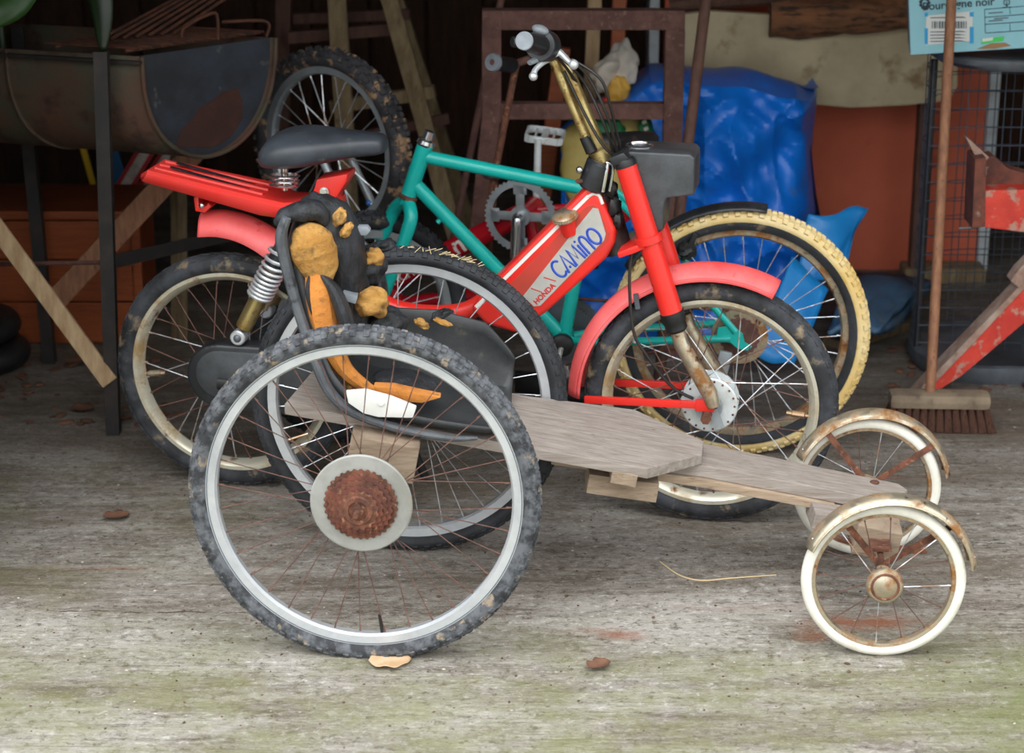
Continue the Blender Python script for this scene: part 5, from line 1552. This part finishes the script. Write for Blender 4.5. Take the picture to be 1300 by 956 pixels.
# feed sack and plastic bag on the pile
sk = thing('feed_sack', 'yellow feed sack with green print slumped behind the rusty frame', 'sack', Frame(W.pl(770, 230, 5.5).x, 5.45))
so = sk.location
def blobmesh(c, r, amp, freq, seed, n=30, m=22, rot=None):
    return MB().ell(c, r, n, m, rot, amp, freq, seed)
blobmesh(W.pl(768, 205, 5.47) - so, (.135, .045, .155), .25, 1.6, 3).build('sack_body', 'sack', sk, smooth=60)
blobmesh(W.pl(765, 162, 5.425) - so, (.055, .024, .035), .25, 2, 5).build('sack_print', 'sack_green', sk, smooth=60)
blobmesh(W.pl(822, 172, 5.425) - so, (.022, .02, .055), .2, 2, 6, rot=(0, -.25, 0)).build('sack_print', 'sack_green', sk, smooth=60)
for k in range(5):
    p = W.pl(818 + k * 2.2, 155 + k * 8.5, 5.40) - so
    MB().box(p, (.012, .003, .009), .001, rot=(0, -.4, 0)).build('print_mark', 'strip_white', sk, smooth=0)
bgx = thing('plastic_bag', 'crumpled white and yellow plastic bag lying on the pile behind the rusty frame', 'bag', Frame(W.pl(785, 120, 5.6).x, 5.62))
bo_ = bgx.location
blobmesh(W.pl(789, 82, 5.62) - bo_, (.042, .03, .062), .45, 1.8, 11).build('bag_top', 'bag', bgx, smooth=60)
blobmesh(W.pl(770, 92, 5.60) - bo_, (.034, .028, .05), .45, 1.8, 12, rot=(0, .5, 0)).build('bag_top', 'bag', bgx, smooth=60)
blobmesh(W.pl(784, 114, 5.60) - bo_, (.032, .03, .045), .3, 2, 13).build('bag_lower', 'yellow_bag', bgx, smooth=60)
blobmesh(W.pl(782, 132, 5.60) - bo_, (.045, .03, .02), .3, 2, 14).build('bag_base', 'red_cloth', bgx, smooth=60)

# ================================================================== BACKGROUND, RIGHT
# wide weathered board, on edge above the tarpaulin
bd_px = [(868, 18), (900, 14), (1000, 20), (1060, 10), (1215, 22), (1216, 110), (1205, 128), (1150, 134), (1080, 137), (1000, 130), (930, 128), (868, 120)]
bdo = MB().prism([W.pl(x, y, 5.98) for x, y in bd_px], (0, .035, 0), .004).build('wide_board', 'board', smooth=0)
tag(bdo, 'wide weathered beige board on edge above the tarpaulin, against the red wall', 'board')
# posts carrying the board
for x in (910, 1180):
    p = W.pl(x, 132, 6.0)
    tag(MB().beam((p.x, 6.06, 0), (p.x, 6.06, p.z + .12), .04, .05, .003, up=(0, 1, 0)).build('support_post', 'wood_brown', smooth=0), 'short brown post carrying the wide beige board', 'post', 'posts carrying the board')
rows = []
for i in range(31):
    u = i / 30; x = W.pl(978 + 192 * u, 22, 5.95).x; zc = W.pl(978 + 192 * u, 26 - 12 * u, 5.95).z
    rows.append([Vector((x, 5.96 + math.cos(2 * PI * k / 16) * .05 * (1 + .3 * MN.noise(Vector((u * 6, k, 0)))), zc + math.sin(2 * PI * k / 16) * .05 * (1 + .4 * MN.noise(Vector((u * 5, k * .7, 4)))))) for k in range(16)])
tag(MB().grid(rows, close_v=True, caps=True).build('bark_slab', 'bark', smooth=50), 'rough brown bark slab lying on top of the wide beige board', 'bark slab')
a, b = W.pl(850, 8, 6.05), W.pl(1010, -2, 6.02)
tag(MB().tube([a, (a + b) / 2 + Vector((0, 0, .01)), b], [.02, .026, .018], 10, 4).build('branch', 'wood_brown'), 'dark branch lying along the top of the wide board', 'branch')

# wire cage stand with a pan-shaped top
CG = Frame(1.475, 5.32)
cage = thing('wire_cage', 'blue-grey wire mesh cage stand with a rounded steel top', 'cage', CG)
hwid, hdep, rad = .40, .2, .17
ctop = W.pl(1230, 86, 5.12).z - .012


def rrect(hx, hy, r, n=8):
    pts = []
    for (cx, cy, a0) in ((hx - r, hy - r, 0), (-hx + r, hy - r, PI / 2), (-hx + r, -hy + r, PI), (hx - r, -hy + r, 3 * PI / 2)):
        for k in range(n + 1):
            a = a0 + PI / 2 * k / n
            pts.append(Vector((cx + r * math.cos(a), cy + r * math.sin(a), 0)))
    return pts


loop_ = rrect(hwid, hdep, rad)
back_ = [p for p in loop_ if p.y > -.04]
wme = MB().tube(back_, .0015, 5).mesh('wire', 60)
z = .06
while z < ctop - .02:
    link('hoop_wire', wme, 'cage', cage, loc=(0, 0, z)); z += .0485
vme = MB().tube([(0, 0, .01), (0, 0, ctop)], .0015, 5).mesh('wire', 60)
acc = 0.0; nxt = .02
for a, b in zip(back_[:-1], back_[1:]):
    L_ = (b - a).length
    while nxt <= acc + L_:
        link('upright_wire', vme, 'cage', cage, loc=a + (b - a) * ((nxt - acc) / L_)); nxt += .047
    acc += L_
for (x, y) in ((-hwid + .004, -.02), (hwid - .004, -.02)):
    MB().tube([(x, y, 0), (x, y, ctop)], .0085, 10).build('cage_post', 'iron', cage)
pan = []
for (k, zz) in ((.80, .004), (.97, 0), (1.015, .012), (1.02, .026), (1.0, .030), (.9, .026)):
    pan.append([Vector((p.x * k, p.y * k, ctop + zz)) for p in loop_])
MB().grid(pan, close_v=True, caps=True).build('pan_top', 'steel_grey', cage, smooth=40)
pan = []
for (k, zz) in ((.9, .002), (1.0, .0), (1.03, .02), (1.02, .045), (.98, .05), (.9, .04)):
    pan.append([Vector((p.x * k, p.y * k, zz)) for p in loop_])
MB().grid(pan, close_v=True, caps=True).build('base_ring', 'steel_grey', cage, smooth=40)

# pale blue cardboard box
bz = ctop + .034
BYAW, BROLL = math.radians(-9), math.radians(-5.2)
bx0 = W.pl(1156, 68, 5.16)
BWd, BD, BH = .36, .2, .24
box = thing('cardboard_box', 'pale blue printed cardboard box on top of the wire cage', 'box')
box.location = (bx0.x, 5.16, bz + .002); box.rotation_euler = (0, BROLL, BYAW)
RMX = Euler((0, BROLL, BYAW)).to_matrix()
MB().box((BWd / 2, BD / 2, BH / 2), (BWd, BD, BH), .003).build('carton', 'box_blue', box, smooth=0)
MB().box((-.001, BD / 2, BH / 2), (.002, BD - .01, BH - .01)).build('side_panel', 'barcode', box, smooth=0)


def bl(px, py):
    o_ = RMX.transposed() @ (Vector((0, 0, CAM_H)) - Vector(box.location)); d_ = RMX.transposed() @ ray(px, py)
    return o_ + d_ * ((-.0008 - o_.y) / d_.y)


def patch(name, pts, mtl, d=.0006):
    return MB().prism([bl(*p) + Vector((0, -d, 0)) for p in pts], (0, d, 0)).build(name, mtl, box, smooth=0)


patch('address_label', ((1176, 20), (1235, 14), (1234, 52), (1175, 57)), 'label')
for (x0, y0, x1, y1) in ((1174, 16, 1178, 21), (1174, 36, 1178, 56), (1231, 15, 1236, 21), (1231, 34, 1236, 55)):
    patch('label_mark', ((x0, y0), (x1, y0), (x1, y1), (x0, y1)), 'label_blue', .0012)
x = 1183
while x < 1228:
    w_ = random.choice((1.2, 1.8, 2.6)); patch('barcode_bar', ((x, 27), (x + w_, 27), (x + w_, 36), (x, 36)), 'barcode', .0012); x += w_ + random.choice((.9, 1.4))
for y in (22, 40, 44, 48, 52):
    patch('label_line', ((1181, y), (1181 + random.uniform(25, 46), y - 1), (1227, y + .6), (1181, y + 1.2)), 'barcode', .0012)
put_text(text_mesh('Bourgogne noir', .03, bold=.0004), bl(1172, 13), bl(1263, 6), .001, box, 'box_lettering', 'print')
c = bl(1174, 4)
e_ = MB()
for k in range(9):
    a = 2 * PI * k / 9
    e_.cyl(c + Vector((math.cos(a) * .010, 0, math.sin(a) * .012)), c + Vector((math.cos(a) * .010, -.0012, math.sin(a) * .012)), .0042, n=10)
e_.build('box_emblem', 'print', box)
c = bl(1278, 3)
MB().lathe([(.006, -.0012), (.008, -.0012), (.008, 0), (.006, 0)], c, (0, 1, 0), 20).box(c + Vector((0, -.0006, -.012)), (.022, .0012, .002)).box(c + Vector((0, -.0006, -.004)), (.002, .0012, .014)).build('box_emblem', 'print', box)
for (x0, y0, x1, y1) in ((1250, 12, 1310, 7), (1250, 22, 1310, 17.5), (1250, 31, 1310, 27), (1251, 42, 1310, 38)):
    MB().beam(bl(x0, y0), bl(x1, y1), .0012, .0016).build('form_line', 'print', box, smooth=0)
for (x0, y0, x1, y1) in ((1250, 12, 1251, 42), (1282, 9.5, 1282.5, 18), (1282, 30, 1282.5, 39.5)):
    MB().beam(bl(x0, y0), bl(x1, y1), .0012, .0016, up=(0, 1, 0)).build('form_line', 'print', box, smooth=0)
for (x0, y0) in ((1255, 16), (1255, 26), (1262, 23)):
    patch('form_text', ((x0, y0), (x0 + 18, y0 - 1.3), (x0 + 18, y0 + .2), (x0, y0 + 1.5)), 'barcode', .001)
patch('sticker', ((1246, 49), (1275, 46), (1274, 52), (1246, 56)), 'green_tag')
patch('sticker', ((1247, 49), (1261, 47.5), (1260, 51), (1247, 53)), 'label', .001)
patch('torn_patch', ((1240, 62), (1258, 55), (1276, 54), (1284, 58), (1262, 62)), 'cardboard', .001)

# broom
brx = G(1196, 548)
BRM = Frame(brx.x, 4.80, math.radians(-3))
broom = thing('broom', 'worn wooden broom standing on its bristles with a long brown handle', 'broom', BRM)
b0, b1 = BRM.pl(1128, 522, -.02), BRM.pl(1258, 526, -.02)
zb = .075
MB().beam((b0.x, 0, zb), (b1.x, 0, zb), .065, .04, .018).build('broom_head', 'broom_grey', broom)
for i in range(13):
    for j in range(3):
        x = b0.x + .012 + (b1.x - b0.x - .024) * i / 12; y = -.018 + .018 * j
        m_ = MB()
        sp_ = (i - 6) / 6 * .014
        m_.tube([(x, y, zb - .014), (x + sp_ * .4, y * 1.3, .035), (x + sp_, y * 1.8, .001)], [.007, .0095, .0115], 8).build('bristle_tuft', 'bristle', broom)
hb0 = Vector((BRM.pl(1180, 512).x, 0, zb + .01)); hq_ = BRM.pl(1208, 0, .28)
dd = hq_ - hb0
MB().tube([hb0, hb0 + dd * 1.45], .0125, 14).build('broom_handle', 'wood_broom', broom)

# red rusty implement
IM = Frame(1.16, 4.99)
imp = thing('farm_implement', 'chipped red steel farm implement with a long tapering arm', 'implement', IM)
il = IM.pl
arm = [(1156, 508), (1164, 500), (1290, 372), (1345, 316), (1345, 372), (1220, 478), (1184, 500), (1166, 512)]
MB().prism([il(x, y, 0) for x, y in arm], (0, .012, 0), .002).build('arm', 'imp_red', imp, smooth=0)
fl2 = [(1154, 511), (1170, 492), (1230, 430), (1290, 368), (1345, 312), (1345, 318), (1290, 378), (1232, 440), (1176, 498), (1160, 513)]
MB().prism([il(x, y, -.005) for x, y in fl2], (0, .06, 0), .002).build('arm_flange', 'imp_grey', imp, smooth=0)
MB().prism([il(x, y, -.012) for x, y in ((1283, 357), (1292, 344), (1345, 290), (1345, 312), (1294, 366))], (0, .05, 0), .002).build('arm_sleeve', 'imp_grey', imp, smooth=0)
MB().prism([il(x, y, -.01) for x, y in ((1251, 242), (1345, 240), (1345, 305), (1300, 295), (1250, 289))], (0, .14, 0), .003).build('beam', 'imp_red', imp, smooth=0)
MB().prism([il(x, y, -.012) for x, y in ((1238, 202), (1252, 200), (1251, 288), (1234, 290))], (0, .1, 0), .002).build('end_plate', 'imp_rust', imp, smooth=0)
MB().prism([il(x, y, .05) for x, y in ((1240, 202), (1262, 198), (1280, 214), (1345, 232), (1345, 244), (1250, 244))], (0, .06, 0), .002).build('upper_plate', 'imp_rust', imp, smooth=0)
MB().prism([il(x, y, .03) for x, y in ((1225, 173), (1232, 178), (1256, 200), (1250, 206), (1240, 202))], (0, .02, 0), .002).build('spike', 'imp_grey', imp, smooth=0)
MB().tube([il(1217, 290, .0), il(1240, 289, .0)], .003, 8).build('pin', 'steel_grey', imp)
pb = il(1356, 300, .06)
MB().beam(Vector((pb.x, .06, 0)), Vector((pb.x, .06, pb.z + .05)), .05, .05, .003, up=(0, 1, 0)).build('leg', 'imp_rust', imp, smooth=0)
MB().box((pb.x, .06, .006), (.14, .12, .012), .002).build('foot_plate', 'imp_rust', imp, smooth=0)

# ================================================================== LITTER ON THE FLOOR
def flat_leaf(px, py, w_, h_, mtl, label, ang=0.0, curl=.006, heart=False):
    g = G(px, py); rows = []
    for j in range(9):
        v = -1 + 2 * j / 8; row = []
        for i in range(13):
            u = -1 + 2 * i / 12
            wid = math.sqrt(max(0, 1 - u * u)) ** .9 * (1 + .18 * math.sin(7 * u))
            if heart: wid *= 1 - .25 * max(0, -u - .6) 
            row.append(Vector((u * w_ / 2, v * wid * h_ / 2, .004 + curl * (abs(v) ** 2) * wid + curl * .6 * u * u)))
        rows.append(row)
    o = MB().grid(rows).build('dry_leaf', mtl, smooth=60, solid=.001, loc=(g.x, g.y, .002), rot=(0, 0, ang))
    return tag(o, label, 'leaf')


flat_leaf(495, 842, .080, .066, 'leaf_dry', 'pale dry leaf lying against the big cart wheel', .1, .003, True)
flat_leaf(148, 659, .058, .04, 'leaf_brown', 'reddish brown leaf on the bare concrete near the trough stand', .2)
flat_leaf(760, 849, .05, .035, 'leaf_brown', 'small crumpled brown leaf on the moss between the cart wheels', .6, .007)
flat_leaf(105, 522, .055, .05, 'leaf_brown', 'brown leaf at the foot of the trough stand', -.2)
flat_leaf(97, 462, .06, .06, 'leaf_brown', 'brown leaf lying before the orange chest', .4)
pts = [G(838, 714), G(862, 731), G(890, 738), G(930, 735), G(985, 731)]
tag(MB().tube([p + Vector((0, 0, .002)) for p in pts], .0016, 6, 5).build('straw', 'straw'), 'single long straw lying on the concrete', 'straw')
mb = MB()
for i in range(420):
    px, py = random.uniform(-20, 1320), 450 + 480 * random.random() ** 1.0
    g = G(px, py); s = random.uniform(.001, .0028) * (1.6 if random.random() < .1 else 1)
    mb.ell((g.x, g.y, s * .35), (s * random.uniform(.8, 1.8), s, s * .5), 6, 4, rot=(0, 0, random.uniform(0, 3)))
o = tag(mb.build('grit', 'soil'), 'scattered crumbs of earth and bark on the concrete', 'grit', kind='stuff')
mb = MB()
for i in range(160):
    px, py = random.uniform(-20, 1320), 520 + 400 * random.random()
    g = G(px, py); s = random.uniform(.001, .0026)
    mb.ell((g.x, g.y, s * .35), (s * random.uniform(.8, 1.8), s, s * .5), 6, 4)
tag(mb.build('gravel', 'strip_white'), 'scattered pale gravel grains on the concrete', 'gravel', kind='stuff')
mb = MB()
for i in range(90):
    x, y = random.uniform(-30, 250), random.uniform(455, 545)
    if i % 3 == 0: x, y = random.uniform(1130, 1300), random.uniform(430, 500)
    g = G(x, y); s = random.uniform(.006, .016)
    mb.ell((g.x, g.y, s * .25), (s * random.uniform(.8, 1.6), s, s * .3), 7, 5, rot=(0, 0, random.uniform(0, 3)), amp=.6, freq=2, seed=i)
tag(mb.build('leaf_litter', 'leaf_brown', smooth=60), 'drift of brown leaf litter under the roof', 'litter', kind='stuff')
